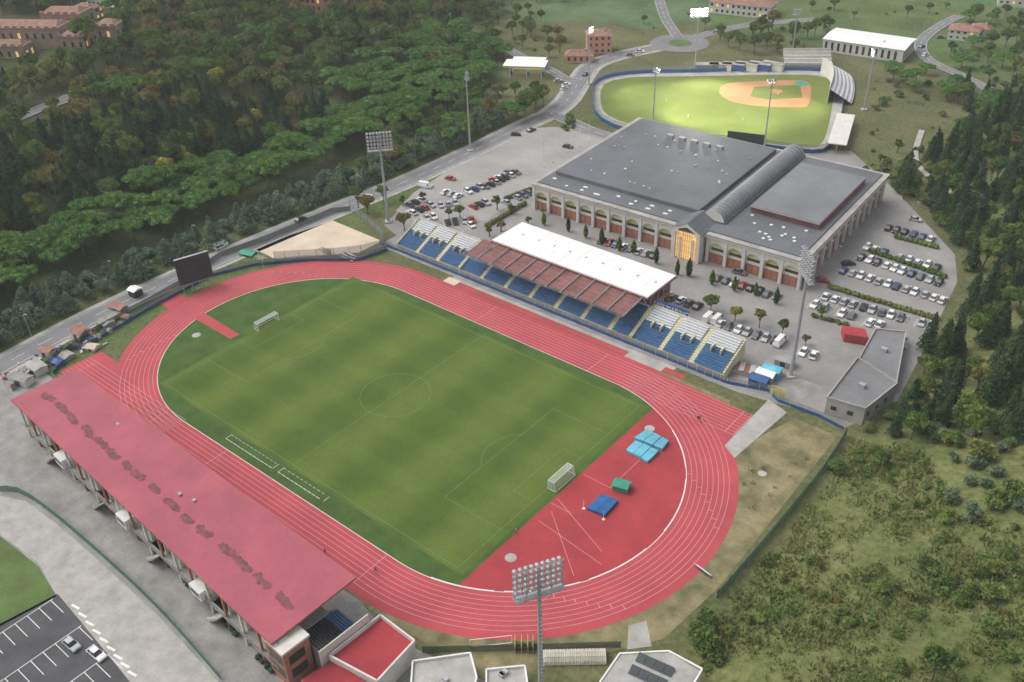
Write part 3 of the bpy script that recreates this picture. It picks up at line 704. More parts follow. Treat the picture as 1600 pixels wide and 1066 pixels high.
for t in np.linspace(0,1,6):
    p=a0+(b0-a0)*t; e.beam((*p,0),(*p,3.7),.15,steel)
e.obj('dugout_canopy')
e=MB(); a0=site(1095,112);b0=site(1215,110)
for i in range(6):
    p=a0+(b0-a0)*(i+.5)/6; e.T=TR(p[0],p[1],0,aim(p,BF)+math.pi); e.box(-5,5,0,3.5,0,3,wallw if i%2 else blue); e.box(-5.2,5.2,-.4,3.8,3,3.2,conc)
e.obj('service_sheds')
e=MB(); a0=site(1135,228);b0=site(1192,235); e.wall([a0,b0],5,.4,dark,1.2)
for t in (.05,.35,.65,.95):
    p=a0+(b0-a0)*t; e.beam((*p,0),(*p,1.3),.15,steel)
e.obj('scoreboard')
# ------------------------------------------------------------------ scoreboard & left side clutter
e=MB(); a0=site(284,458);b0=site(336,442); hz=height_of((a0+b0)/2,400); e.wall([a0,b0],hz-2.4,.6,dark,2.4); e.wall([a0,b0],.25,.7,steel,2.3); e.wall([a0,b0],.2,.7,steel,hz-.05)
for t in (.08,.36,.64,.92):
    p=a0+(b0-a0)*t; e.beam((*p,0),(*p,2.5),.15,steel); e.beam((p[0]-1.6,p[1],0),(p[0],p[1],hz-1),.08,steel)
e.obj('scoreboard')
def shed(px,w,d,h,yaw,wm,rm,name='storage_shed',gable=.5):
    p=site(*px); z=float(H(*p)); mb=MB(); mb.T=TR(p[0],p[1],z,yaw); mb.box(-w/2,w/2,-d/2,d/2,-.5,h,wm)
    o=.25; V=[(-w/2-o,-d/2-o,h),(w/2+o,-d/2-o,h),(w/2+o,d/2+o,h),(-w/2-o,d/2+o,h),(-w/2-o,0,h+gable),(w/2+o,0,h+gable)]
    mb.add(V,[(0,1,5,4),(2,3,4,5),(0,4,3),(1,2,5),(0,3,2,1)],rm); mb.box(-w*.15,w*.15,-d/2-.04,-d/2,0,h*.8,dark); return mb.obj(name)
shed((213,462),3,3,2.4,.1,dark,roofw,'canopy_tent',.6); shed((185,482),5,3,.9,.2,concd,tile); shed((195,497),4,2,.8,.3,green,tile)
shed((128,525),5,4,2.0,.1,wallw,tile,'wooden_cabin',1.0); shed((145,545),3,2.5,.9,.4,wallw,sandm); shed((90,568),4,2.5,1.1,.2,blue,blue)
shed((60,580),5,3.5,2.0,0,wallw,conc); shed((35,598),6,3,2.0,.3,wallw,concd); shed((75,552),4,3,1.4,.3,wallw,tile); shed((105,560),3,3,1.2,.1,concd,conc)
shed((388,398),5,3,.8,.3,green,green); shed((165,508),4,3,1.2,.1,concd,concd)
cl=MB()
for i in range(90):
    t=rng.random(); p=site(15+170*t+rng.normal()*8,592-85*t+rng.normal()*7); s_=rng.uniform(.3,1.0); cl.T=TR(p[0],p[1],0,rng.uniform(0,3)); cl.box(-s_,s_,-s_*.5,s_*.5,0,s_*rng.uniform(.5,1.2),[conc,wallw,bricks,dark,blue,steel][i%6])
cl.obj('stored_equipment')
fn=MB(); fn.wall(S([(20,612),(150,520),(285,445),(345,402),(420,375),(520,333),(548,330)]),2.0,.08,fdark); fn.obj('boundary_fence')
fn=MB(); P=[(-84,-49),(-92,-40)]+S([(130,545),(240,480),(330,432),(400,415),(480,408),(560,408),(605,392)])+[(-66,56.2)]; fn.wall(P,.9,.1,blue); fn.wall(P,1.2,.05,fgrey,.9)
for p in smooth(P,3): fn.beam((*p,0),(*p,2.1),.05,dark)
fn.obj('perimeter_barrier')
fn=MB(); P=smooth(S([(548,330),(600,378),(565,398),(430,408)]),4); fn.wall(P,3.5,.05,fgrey)
for p in P: fn.beam((*p,0),(*p,3.6),.06,dark)
fn.obj('court_fence')
for q in((408,412),(508,400)):
    e=MB(); p=site(*q); e.T=TR(p[0],p[1],0,.1)
    for x in (-2,2):
        for y in(-1,1): e.beam((x,y,0),(x,y,2.3),.07,yel)
    e.box(-2,2,.95,1.05,.2,2.2,yel); e.box(-2.1,2.1,-1.1,1.1,2.3,2.4,fgrey); e.obj('team_shelter')
e=MB(); 
for k in range(3): e.box(-3.2,3.2,0+k*.8,.5+k*.8,.4+k*.45,.5+k*.45,steel); e.box(-3,3,.6+k*.8,.7+k*.8,.0,.4+k*.45,steel)
p=site(540,406); o=e.obj('bleachers'); o.location=(p[0],p[1],0)
fn=MB(); P=smooth(S([(1322,680),(1285,738),(1240,795),(1190,855),(1130,925),(1120,935)]),3); fn.wall(P,2.2,.08,fgreen)
for p in P: fn.beam((*p,0),(*p,2.4),.06,dark)
fn.obj('boundary_fence')
fn=MB(); P=S([(0,768),(30,770),(75,798),(160,870),(250,955),(345,1062)]); P=smooth(P,3); fn.wall(P,1.7,.06,fgreen)
for p in P: fn.beam((*p,0),(*p,1.9),.05,green)
fn.obj('boundary_fence')
def blockb(name,px,h,roof,wall):
    e=empty(name); P=[site(a,b,h) for a,b in px]; mb=MB(); mb.prism([tuple(p) for p in P],-1,h,roof,wall); mb.obj('walls',e)
    pw=MB(); n=len(P)
    for i in range(n):
        a=P[i];b=P[(i+1)%n]; 
        d=b-a;L=np.linalg.norm(d);d/=L; nn=np.array([d[1],-d[0]])*.15
        V=[(*(a-nn),h),(*(b-nn),h),(*(b+nn),h),(*(a+nn),h)];V=V+[(p[0],p[1],h+.5) for p in V]
        pw.add(V,[(4,5,6,7),(0,1,5,4),(1,2,6,5),(2,3,7,6),(3,0,4,7)],conc)
        for k in range(int(L/4)):
            c_=a+d*(2+k*4); 
            for s_ in(-1,1):
                q=c_+nn/.15*.04*s_; pw.wall([q-d*.7,q+d*.7],1.2,.04,glass,h-3)
    c=sum(P)/n; pw.box(c[0]-.8,c[0]+.8,c[1]-.6,c[1]+.6,h,h+1,steel)
    pw.obj('parapet_and_windows',e); return e,P
blockb('concrete_service_building',[(1292,622),(1352,640),(1402,600),(1340,560)],5,asph,conc)
blockb('concrete_service_building',[(1340,565),(1400,600),(1415,520),(1368,515)],3.2,asph,concd)
ct=MB(); P=[site(a,b,2.6) for a,b in ((1316,508),(1352,514),(1357,528),(1320,522))]; ct.prism([tuple(p) for p in P],0,2.6,redD,redD)
for i in range(9):
    p=P[3]+(P[2]-P[3])*(i+.5)/9; ct.box(p[0]-.05,p[0]+.05,p[1]-.12,p[1]+.05,.1,2.5,bricks)
ct.obj('shipping_container')
for i,(q,m_) in enumerate((((1185,600),blue),((1195,592),conc),((1205,585),cyan),((1225,570),concd))): shed(q,4.5,3,2.0,.1,m_,m_ if m_!=conc else roofw)
for i in range(7):
    p=site(1135+i*8,572+i*2.5); mb=MB(); mb.T=TR(p[0],p[1],0,.3); mb.box(-.7,.7,-2,2,.0,1.2+.3*(i%2),conc); mb.box(-.75,.75,-2.1,2.1,1.2,1.32,brown); mb.obj('stacked_crate')
e=MB(); p=site(1203,618);q=site(1225,625)
for r_ in (p,q): e.beam((*r_,0),(*r_,3.2),.1,yel)
e.wall([p,q],2.6,.06,yel); e.beam((*p,3.2),(*q,3.2),.1,yel); e.obj('yellow_gate')
# ------------------------------------------------------------------ houses in the background
def house(name,px,w,d,h,yaw,wm,rm,st=2,lit=.1,hip=True,rh=2.2):
    p=site(*px); z=float(H(*p)); e=empty(name); T=TR(p[0],p[1],z,yaw); mb=MB(); mb.T=T; mb.box(-w/2,w/2,-d/2,d/2,-4,h,wm); mb.obj('walls',e)
    r=MB(); r.T=T; o=.6; k=d/2 if hip else 0
    V=[(-w/2-o,-d/2-o,h),(w/2+o,-d/2-o,h),(w/2+o,d/2+o,h),(-w/2-o,d/2+o,h),(-w/2-o+k,0,h+rh),(w/2+o-k,0,h+rh)]
    r.add(V,[(0,1,5,4),(2,3,4,5),(0,4,3),(1,2,5),(0,3,2,1)],rm); r.box(w*.2,w*.2+.8,-d*.2,-d*.2+.8,h,h+rh+.6,wm); r.obj('roof',e)
    g=MB(); g.T=T; fh=h/st
    for s_ in range(st):
        for i in range(int(w/3)):
            x=-w/2+1+i*3; g.box(x,x+1.2,-d/2-.05,-d/2,s_*fh+1,s_*fh+fh*.8,winlit if rng.random()<lit else glass)
        for i in range(int(d/3)):
            y=-d/2+1+i*3; g.box(w/2,w/2+.05,y,y+1.2,s_*fh+1,s_*fh+fh*.8,winlit if rng.random()<lit else glass)
    g.obj('windows',e); return e
house('orange_house',(935,80),12,10,9,.7,pink,tile,3); house('orange_house',(905,95),13,7,3.5,.6,pink,tile,1)
house('apartment_house',(498,25),14,11,11,.4,pink,tile,3); house('apartment_house',(170,8),18,11,10,.3,wallw,tile,3,.3); house('apartment_house',(140,30),12,9,6,.3,wallw,tile,2,.3)
house('villa',(1505,60),14,10,5,.2,wallw,tile,2); house('villa',(1530,55),8,7,4,.2,wallw,tile,1); house('apartment_house',(1160,20),34,14,6,.2,wallw,tile,2)
house('apartment_house',(1590,5),20,12,8,.3,wallw,tile,3); house('villa',(560,12),10,9,6,.3,wallw,tile,2)
house('warehouse',(1355,80),38,20,6,.1,wallw,roofw,1,0,False,.8)
K_=empty('stone_castle'); mb=MB(); wn=MB()
cb=site(40,70); cz=float(H(*cb)); TT=TR(cb[0],cb[1],cz,.55); mb.T=TT; wn.T=TT
for x,y,w,d,h in ((0,0,46,14,10),(-26,6,14,22,14),(18,12,20,12,13),(30,-3,12,12,7),(-4,-14,30,8,5),(-34,-8,9,9,16),(48,-4,10,10,12)):
    mb.box(x-w/2,x+w/2,y-d/2,y+d/2,-8,h,stone)
    n=int(w/2)
    for i in range(n):
        if i%2==0: mb.box(x-w/2+i*w/n,x-w/2+(i+1)*w/n,y-d/2-.2,y-d/2+.4,h,h+.9,stone)
    mb.box(x-w/2-.3,x+w/2+.3,y-d/2-.3,y-d/2,h-.8,h-.3,brick)
    mb.add([(x-w/2+.6,y-d/2+.6,h+.02),(x+w/2-.6,y-d/2+.6,h+.02),(x+w/2-.6,y+d/2-.6,h+.02),(x-w/2+.6,y+d/2-.6,h+.02),(x-w/2+3,y,h+2),(x+w/2-3,y,h+2)],[(0,1,5,4),(2,3,4,5),(0,4,3),(1,2,5)],tile)
    for i in range(int(w/4)): wn.box(x-w/2+1.5+i*4,x-w/2+2.7+i*4,y-d/2-.05,y-d/2,h-5,h-2.6,winlit if rng.random()<.35 else glass)
    for i in range(int(d/4)): wn.box(x+w/2,x+w/2+.05,y-d/2+1.5+i*4,y-d/2+2.7+i*4,h-5,h-2.6,winlit if rng.random()<.3 else glass)
mb.obj('walls',K_); wn.obj('windows',K_)
ps=empty('petrol_station'); mb=MB(); p=site(825,118); mb.T=TR(p[0],p[1],float(H(*p)),.5)
mb.box(-11,9,-5,5,5,5.9,roofw); mb.box(-11.1,9.1,-5.1,-5,5,5.9,yel); mb.box(9,9.1,-5,5,5,5.9,blue)
for x in(-8,0,7):
    for y in(-3.5,3.5): mb.beam((x,y,0),(x,y,5),.2,white)
    mb.box(x-.6,x+.6,-.4,.4,0,1.9,blue)
mb.box(-10,8,-4,4,4.93,5,signm); mb.box(-9,6,8,15,0,3.6,wallw); mb.box(-9.5,6.5,7.5,15.5,3.6,3.9,roofw); mb.box(-8,5,7.95,8,.5,3,winlit); mb.obj('canopy_and_kiosk',ps)
# ------------------------------------------------------------------ trees
def quads(mb,Cn,size,mat,flat=0.0,up=0):
    n=len(Cn); a=rng.normal(size=(n,3)); a/=np.linalg.norm(a,axis=1)[:,None]
    a[:,2]*= (1-flat); b=rng.normal(size=(n,3)); b=np.cross(a,b); a/=np.linalg.norm(a,axis=1)[:,None]+1e-9; b/=np.linalg.norm(b,axis=1)[:,None]+1e-9
    s_=size*rng.uniform(.6,1.3,n)[:,None]
    V=np.stack([Cn-a*s_-b*s_*.6,Cn+a*s_-b*s_*.7,Cn+a*s_*.8+b*s_*.7,Cn-a*s_*.9+b*s_*.6],1).reshape(-1,3)
    mb.add(V,(np.arange(n)[:,None]*4+np.arange(4)).tolist(),mat)
import bmesh
bm=bmesh.new(); bmesh.ops.create_icosphere(bm,subdivisions=2,radius=1); ICOV=np.array([v.co[:] for v in bm.verts]); ICOF=[tuple(v.index for v in f.verts) for f in bm.faces]; bm.free()
def blob(mb,c,r,mat,rz=None,j=.25):
    V=ICOV*(1+j*rng.normal(size=(len(ICOV),1))*.6)*np.array([r,r,rz or r]); mb.add(V+np.array(c),ICOF,mat)
def shell(c,r,n,rz=None,lo=.8,hi=1.15):
    a=rng.normal(size=(n,3)); a/=np.linalg.norm(a,axis=1)[:,None]; a[:,2]=np.where(a[:,2]<-.35,-a[:,2],a[:,2])
    return np.array(c)+a*rng.uniform(lo,hi,n)[:,None]*np.array([r,r,rz or r])
fBL=foliage('foliage_broadleaf',[(0,(.042,.066,.018)),(.35,(.058,.086,.023)),(.6,(.076,.096,.027)),(.85,(.088,.092,.030)),(.95,(.11,.085,.034)),(1,(.12,.09,.036))])
fSH=foliage('foliage_shrub',[(0,(.05,.068,.022)),(.4,(.068,.092,.03)),(.75,(.088,.108,.036)),(1,(.105,.10,.045))],2.15)
fYE=foliage('foliage_yellow',[(0,(.15,.14,.025)),(1,(.22,.18,.035))])
fAU=foliage('foliage_autumn',[(0,(.095,.078,.034)),(1,(.125,.08,.038))])
fPI=foliage('foliage_pine',[(0,(.045,.088,.024)),(1,(.066,.112,.032))],2.1)
fCO=foliage('foliage_conifer',[(0,(.022,.040,.022)),(1,(.036,.058,.028))])
fOL=foliage('foliage_olive',[(0,(.075,.095,.07)),(1,(.10,.12,.09))])
fCE=foliage('foliage_cedar',[(0,(.066,.088,.080)),(1,(.088,.110,.098))],2.1)
fGR=foliage('foliage_dry_grass',[(0,(.075,.09,.03)),(.6,(.10,.105,.04)),(1,(.12,.10,.055))])
def broad(mat,hh=9,R=3.6,ncl=11,nl=60,ls=.34):
    mb=MB(); th=hh*.42; mb.beam((0,0,-.5),(0,0,th),.28,bark,7,.16)
    for i in range(ncl):
        a=2.4*i; rr_=R*.62*math.sqrt((i+.3)/ncl); z=hh*.55+ (hh*.30)*(1-(rr_/R)**1.5)+rng.normal()*.35
        c=(rr_*math.cos(a)+rng.normal()*.3,rr_*math.sin(a)+rng.normal()*.3,z); mb.beam((0,0,th*.8),c,.10,bark,4,.03)
        r=R*rng.uniform(.30,.46); blob(mb,c,r*.74,mat,r*.7); quads(mb,shell(c,r,nl,r*.9,.75,1.25),ls,mat)
    return mb
def lowtree(mat,hh=4,R=2.4,ncl=10,nl=60,ls=.24):
    mb=MB(); 
    for s_ in range(3): mb.beam((0,0,-.4),(rng.normal()*.5,rng.normal()*.5,hh*.5),.12,bark,5,.05)
    for i in range(ncl):
        a=2.4*i+rng.normal()*.3; rr_=R*.68*math.sqrt((i+.2)/ncl); z=hh*.22+hh*.5*rng.random()*(1-.5*rr_/R)
        c=(rr_*math.cos(a),rr_*math.sin(a),z); r=R*rng.uniform(.26,.46); mb.beam((0,0,.3),c,.06,bark,3,.02); blob(mb,c,r*.7,mat,r*.65); quads(mb,shell(c,r,nl,r*.95,.7,1.4),ls,mat)
    return mb
def umbrella(mat):
    mb=MB(); mb.beam((0,0,-.5),(.2,.1,5.5),.26,bark,7,.16)
    for i in range(15):
        a=2.4*i; rr_=4.4*math.sqrt((i+.3)/15); c=(rr_*math.cos(a),rr_*math.sin(a),7.3-.055*rr_**2+rng.normal()*.15); mb.beam((.2,.1,5.2),c,.09,bark,4,.03)
        r=rng.uniform(1.3,1.75); blob(mb,c,r*.85,mat,r*.5); quads(mb,shell(c,r,60,r*.62),.28,mat)
    return mb
def conifer(mat,hh=12,R=2.6,n=13):
    mb=MB(); mb.beam((0,0,-.5),(0,0,hh*.95),.22,bark,6,.04)
    for k in range(n):
        t=k/n; z=1.2+t*(hh-1.2); r=R*(1-t)**.85+.15; m=max(3,int(7*(1-t)+2))
        blob(mb,(0,0,z),r*.55,mat,hh/n*.8)
        for i in range(m):
            a=2*math.pi*i/m+k; q_=rng.uniform(.5,.75); c=(r*q_*math.cos(a),r*q_*math.sin(a),z-.2); quads(mb,shell(c,r*.48,20,.5),.28,mat,.3)
    quads(mb,shell((0,0,hh-.6),.3,20,.8),.2,mat); return mb
def cypress(mat,hh=6,R=.9):
    mb=MB(); mb.beam((0,0,-.3),(0,0,hh*.8),.12,bark,5,.05)
    for k in range(9):
        t=k/8; z=.7+t*(hh-1); r=R*math.sin(math.pi*min(1,.18+.8*t))**.7; blob(mb,(0,0,z),r*.8,mat,.5); quads(mb,shell((0,0,z),r,50,.55),.16,mat)
    return mb
def bush(mat,R=1.3,n=5):
    mb=MB(); mb.beam((0,0,-.3),(0,0,.8),.1,bark,5,.06)
    for i in range(n):
        a=2.4*i; c=(R*.5*math.cos(a)*(i>0)+rng.normal()*.15,R*.5*math.sin(a)*(i>0),R*.35+rng.random()*.4*R); mb.beam((0,0,.2),c,.05,bark,3,.02); r=R*rng.uniform(.35,.6); blob(mb,c,r*.65,mat); quads(mb,shell(c,r,50,None,.7,1.45),.17,mat)
    return mb
def tuft(mat):
    mb=MB()
    for i in range(26):
        x,y=rng.normal(size=2)*.9; h=rng.uniform(.3,.9); a=rng.uniform(0,3.14); w=rng.uniform(.12,.3); lx,ly=rng.normal(size=2)*.25
        mb.quad((x-w*math.cos(a),y-w*math.sin(a),-.1),(x+w*math.cos(a),y+w*math.sin(a),-.1),(x+lx+w*.4*math.cos(a),y+ly+w*.4*math.sin(a),h),(x+lx-w*.4*math.cos(a),y+ly-w*.4*math.sin(a),h),mat)
    return mb
PR={}
def reg(k,name,mbs): PR[k]=(name,[m.mesh(name+'_mesh') for m in mbs])
reg('b','broadleaf_tree',[broad(fBL,9,3.8),broad(fBL,11,4.4,13),broad(fBL,7.5,3.2,9),broad(fBL,10,3.4,12)]); reg('y','yellow_tree',[broad(fYE,8,3.2)]); reg('a','autumn_tree',[broad(fAU,8,3.4),broad(fAU,7,3.0,9)])
reg('p','umbrella_pine',[umbrella(fPI),umbrella(fPI)]); reg('c','conifer_tree',[conifer(fCO),conifer(fCO,14,3.0)]); reg('o','olive_tree',[lowtree(fOL,4.0,2.3,9,55,.2),lowtree(fOL,3.4,2.0,8,55,.18)])
reg('d','cedar_tree',[conifer(fCE,7,3.0,8),lowtree(fCE,6,2.8,10,60,.26)]); reg('s','shrub',[bush(fSH),bush(fSH,1.8,8),bush(fSH,1.0,4)]); reg('t','cypress_tree',[cypress(fCO),cypress(fBL,4.5,.9)]); reg('v','small_tree',[broad(fBL,4.6,1.8,7,45,.2),broad(fBL,4.0,1.5,7,45,.2)])
reg('r','russet_shrub',[bush(fAU,1.1,5)]); reg('l','thicket',[lowtree(fSH,4.2,2.6),lowtree(fSH,3.0,2.0,8),lowtree(fSH,5.0,2.8,13)]); reg('g','grass_tuft',[tuft(fGR),tuft(fGR)])
MN={'b':'broadleaf_forest','y':'yellow_tree_cluster','a':'autumn_forest','p':'pine_forest','c':'conifer_forest','o':'olive_grove','d':'cedar_belt','s':'scrub','r':'russet_scrub','v':'young_wood','t':'cypress_belt','l':'thicket','g':'tall_grass'}
def one(k,xy,s_=1.0):
    name,ms=PR[k]; me=ms[rng.integers(len(ms))]; o=bpy.data.objects.new(name,me); col.objects.link(o)
    o.location=(xy[0],xy[1],float(H(*xy))); o.rotation_euler=(0,0,rng.uniform(0,6.28)); o.scale=(s_*rng.uniform(.9,1.1),)*2+(s_*rng.uniform(.9,1.1),); return o
cloud={}
def put(k,xy,s_):
    j=int(rng.integers(len(PR[k][1]))); cloud.setdefault((k,j),[]).append((xy[0],xy[1],float(H(*xy)),s_))
roadpts=np.concatenate([smooth(S(q),6) for q in ([(-30,215),(20,190),(60,172),(120,150)],[(905,128),(880,122),(860,110),(820,92),(790,75)],[(1640,175),(1560,148),(1500,118),(1448,92),(1440,65),(1470,40),(1500,25)],[(1030,0),(1040,30),(1060,60)],[(-70,612),(0,573),(300,424),(620,290),(755,228),(860,178),(905,128),(965,88),(1062,68)],[(1062,68),(1110,52),(1180,38),(1290,30)],[(1440,205),(1430,250),(1460,285),(1500,310)])])
keep=[(site(40,70),45),(site(825,112),20),(site(935,80),13),(site(905,95),11),(site(498,25),10),(site(160,18),16),(site(1505,60),13),(site(1355,80),24),(site(1160,20),20),(site(1062,68),20),(site(1590,5),14),(site(1340,625),9),(site(1370,590),10),(site(1388,555),8)]
def scatter(px,sp,kinds,ws,s0=.8,s1=1.25,world=None,jit=.45,rc=6,clump=0):
    P=np.array(world or S(px)); x0,y0=P.min(0);x1,y1=P.max(0); ws=np.array(ws)/sum(ws)
    gx,gy=np.meshgrid(np.arange(x0,x1,sp),np.arange(y0,y1,sp)); gx=(gx+rng.uniform(-jit,jit,gx.shape)*sp).ravel(); gy=(gy+rng.uniform(-jit,jit,gy.shape)*sp).ravel()
    k=inpoly_np(P.tolist(),gx,gy)
    if clump: k&=(np.sin(gx/9+2)*np.cos(gy/8)+.6*np.sin(gx/4.3-gy/5.1)+rng.normal(size=gx.shape)*.5)>clump
    for X_,Y_ in zip(gx[k],gy[k]):
        if (np.hypot(roadpts[:,0]-X_,roadpts[:,1]-Y_)<rc).any(): continue
        if any(math.hypot(c[0]-X_,c[1]-Y_)<r for c,r in keep): continue
        put(kinds[rng.choice(len(kinds),p=ws)],(X_,Y_),rng.uniform(s0,s1))
def xr(y): return float(np.interp(y,ROAD[:,1],ROAD[:,0]))
for y in np.arange(-130,165,5.4):
    for d_ in (9,16): put('d',(xr(y)-d_-rng.uniform(0,2),y+rng.uniform(-1.5,1.5)),rng.uniform(.85,1.3))
scatter(None,7.4,'pb',(.93,.07),.85,1.2,world=[(-128,-140),(-128,100),(-126,165),(-150,235),(-170,235),(-152,165),(-152,90),(-158,-140)])
scatter(None,6.6,'cbd',(.72,.22,.06),.8,1.2,world=[(-158,-60),(-156,20),(-152,110),(-175,130),(-205,90),(-215,20),(-200,-60)])
scatter(None,8,'pb',(.75,.25),.85,1.2,world=[(-152,110),(-152,165),(-170,235),(-205,240),(-190,160),(-178,130)])
scatter(None,7.6,'bapcy',(.84,.05,.06,.04,.01),.7,1.4,world=[(-160,-140),(-200,-60),(-216,20),(-206,92),(-178,132),(-192,162),(-206,240),(-225,330),(-330,360),(-640,300),(-640,-40),(-300,-140)])
for q in ((265,285),(300,272),(315,285),(255,300),(285,262),(400,205),(395,215)): put('y',site(*q),rng.uniform(.9,1.2))
scatter([(560,55),(600,20),(690,10),(740,45),(720,75),(640,90)],6.5,'o',(1,),.9,1.2,jit=.12)
scatter([(430,20),(520,40),(640,97),(720,88),(760,66),(700,0),(760,0),(860,25),(850,45),(905,60),(880,80),(860,95),(800,85),(760,100),(700,115),(560,100),(430,60)],9,'bsa',(.6,.33,.07),.55,.95)
scatter([(1100,75),(1110,60),(1200,45),(1310,40),(1300,70),(1245,85),(1150,85)],8,'bs',(.8,.2),.6,.9)
scatter([(960,60),(1040,20),(1130,25),(1300,10),(1640,5),(1500,25),(1300,35),(1120,48),(1040,60)],16,'bs',(.7,.3),.5,.9)
scatter([(700,-20),(1640,-60),(1640,-20),(1100,-8),(780,8)],9,'b',(1,),.7,1.0)
scatter([(640,205),(740,150),(860,150),(850,175),(760,215),(690,240),(640,262),(570,300),(560,285)],9,'bp',(.5,.5),.7,1.0)
scatter([(760,190),(800,170),(850,165),(870,190),(830,200),(770,222)],7,'vb',(.6,.4),.8,1.1)
scatter([(860,205),(905,205),(890,180),(870,180)],5,'s',(1,),.9,1.3)
# east bank
EB=scatter
EB([(1400,300),(1420,330),(1490,380),(1520,480),(1470,560),(1420,640),(1380,680),(1440,690),(1600,700),(1680,600),(1680,180),(1600,170),(1530,190),(1470,230)],6.0,'cbl',(.58,.22,.2),.7,1.15,rc=4)
EB([(1340,260),(1400,235),(1470,230),(1480,290),(1440,330),(1400,310)],5,'sblv',(.4,.15,.35,.1),.7,1.1,rc=3)
EB([(1350,180),(1370,120),(1440,140),(1500,180),(1470,230),(1400,235),(1345,250)],6,'slg',(.5,.2,.3),.5,.9,rc=3,clump=.2)
EB([(1450,140),(1530,190),(1600,185),(1600,170),(1540,150)],7,'cbp',(.4,.3,.3),.6,1,rc=4)
EB([(1400,95),(1360,115),(1400,140),(1500,165),(1560,165),(1450,115)],9,'ps',(.5,.5),.6,.9,rc=4)
EB([(1470,100),(1500,25),(1640,15),(1660,170),(1560,140)],8.5,'bspo',(.5,.2,.2,.1),.6,1.0,rc=4)
EB([(1440,650),(1500,650),(1640,690),(1640,830),(1500,810),(1430,730)],5.5,'obl',(.55,.1,.35),.8,1.2)
SL=[(1330,690),(1440,700),(1500,810),(1640,840),(1640,1000),(1480,1110),(1040,1110),(1100,1010),(1130,950),(1200,870),(1290,760)]
EB(SL,2.8,'slr',(.82,.12,.06),.35,.85,clump=.25)
EB(SL,9,'lbsv',(.6,.05,.3,.05),.4,.95,clump=.1)
EB(SL,1.9,'g',(1,),.5,1.2,clump=-.6)
EB([(1480,800),(1650,820),(1650,1110),(1250,1110),(1400,980)],6,'lbs',(.6,.12,.28),.45,.9)
EB([(1340,590),(1400,610),(1440,540),(1470,560),(1420,690),(1350,690)],5,'cbol',(.4,.2,.15,.25),.6,.9)
EB([(1090,1000),(1110,960),(1140,940),(1130,1040),(1090,1060)],4,'lv',(.6,.4),.7,1.1)
EB([(1180,640),(1300,680),(1280,735),(1180,860),(1120,930),(1160,780),(1140,720)],4.5,'g',(1,),.3,.6,clump=.3)
for q,k,s_ in [((575,335),'a',.95),((632,360),'a',.95),((560,325),'b',.8),((600,318),'b',.7),((702,342),'b',.55),((719,340),'b',.6),((660,315),'v',.9),((630,322),'v',.9),
  ((777,328),'v',1),((800,335),'v',.9),((765,370),'v',1),((783,362),'v',.9),((850,352),'t',1),((888,362),'t',1),((915,372),'t',1),((940,382),'t',1),((967,392),'t',1),((990,397),'t',1),((1025,412),'t',1),((848,335),'v',.6),
  ((1058,430),'t',.9),((1076,432),'t',1.1),((1112,445),'t',1.1),((1147,455),'t',1),((1180,462),'t',.9),((1212,475),'t',.9),((1110,488),'b',.55),((1148,502),'y',.65),((1186,512),'b',.55),((1222,525),'b',.5),((1258,540),'a',.45),((1283,496),'v',1),((825,352),'v',.8)]:
    one(k,site(*q),s_)
def hedge(px,w,h,name='hedge',mat=fBL):
    P=smooth(S(px),1.2); mb=MB()
    for p in P:
        c=(p[0]+rng.normal()*.1,p[1]+rng.normal()*.1,float(H(*p))+h*.45); blob(mb,c,w*.5,mat,h*.5,.18); quads(mb,shell(c,w*.55,30,h*.55),.16,mat)
    mb.obj(name)
for q in ([(1400,372),(1462,388)],[(1360,394),(1475,434)],[(1296,450),(1462,500)],[(905,398),(1010,425)],[(760,355),(820,320)],[(790,312),(835,296)]): hedge(q,1.7,1.4)
for i in range(5): hedge([(1270+i*12,495+i*3),(1275+i*12,497+i*3)],1.2,1,'planter_shrub')
for i in range(6): hedge([(130+i*55,745+i*57),(150+i*55,765+i*57)],1.2,1.1,'hedge',fCO)
def gn(proto):
    ng=bpy.data.node_groups.new('scatter','GeometryNodeTree'); ng.interface.new_socket('Geometry',in_out='INPUT',socket_type='NodeSocketGeometry'); ng.interface.new_socket('Geometry',in_out='OUTPUT',socket_type='NodeSocketGeometry')
    a=ng.nodes.new('NodeGroupInput');b_=ng.nodes.new('NodeGroupOutput');i=ng.nodes.new('GeometryNodeInstanceOnPoints');oi=ng.nodes.new('GeometryNodeObjectInfo'); oi.inputs['Object'].default_value=proto; oi.inputs['As Instance'].default_value=True
    r=ng.nodes.new('GeometryNodeInputNamedAttribute'); r.data_type='FLOAT_VECTOR'; r.inputs['Name'].default_value='rot'
    s_=ng.nodes.new('GeometryNodeInputNamedAttribute'); s_.data_type='FLOAT_VECTOR'; s_.inputs['Name'].default_value='scl'
    L_=ng.links.new; L_(a.outputs[0],i.inputs['Points']); L_(oi.outputs['Geometry'],i.inputs['Instance']); L_(r.outputs['Attribute'],i.inputs['Rotation']); L_(s_.outputs['Attribute'],i.inputs['Scale']); L_(i.outputs[0],b_.inputs[0]); return ng
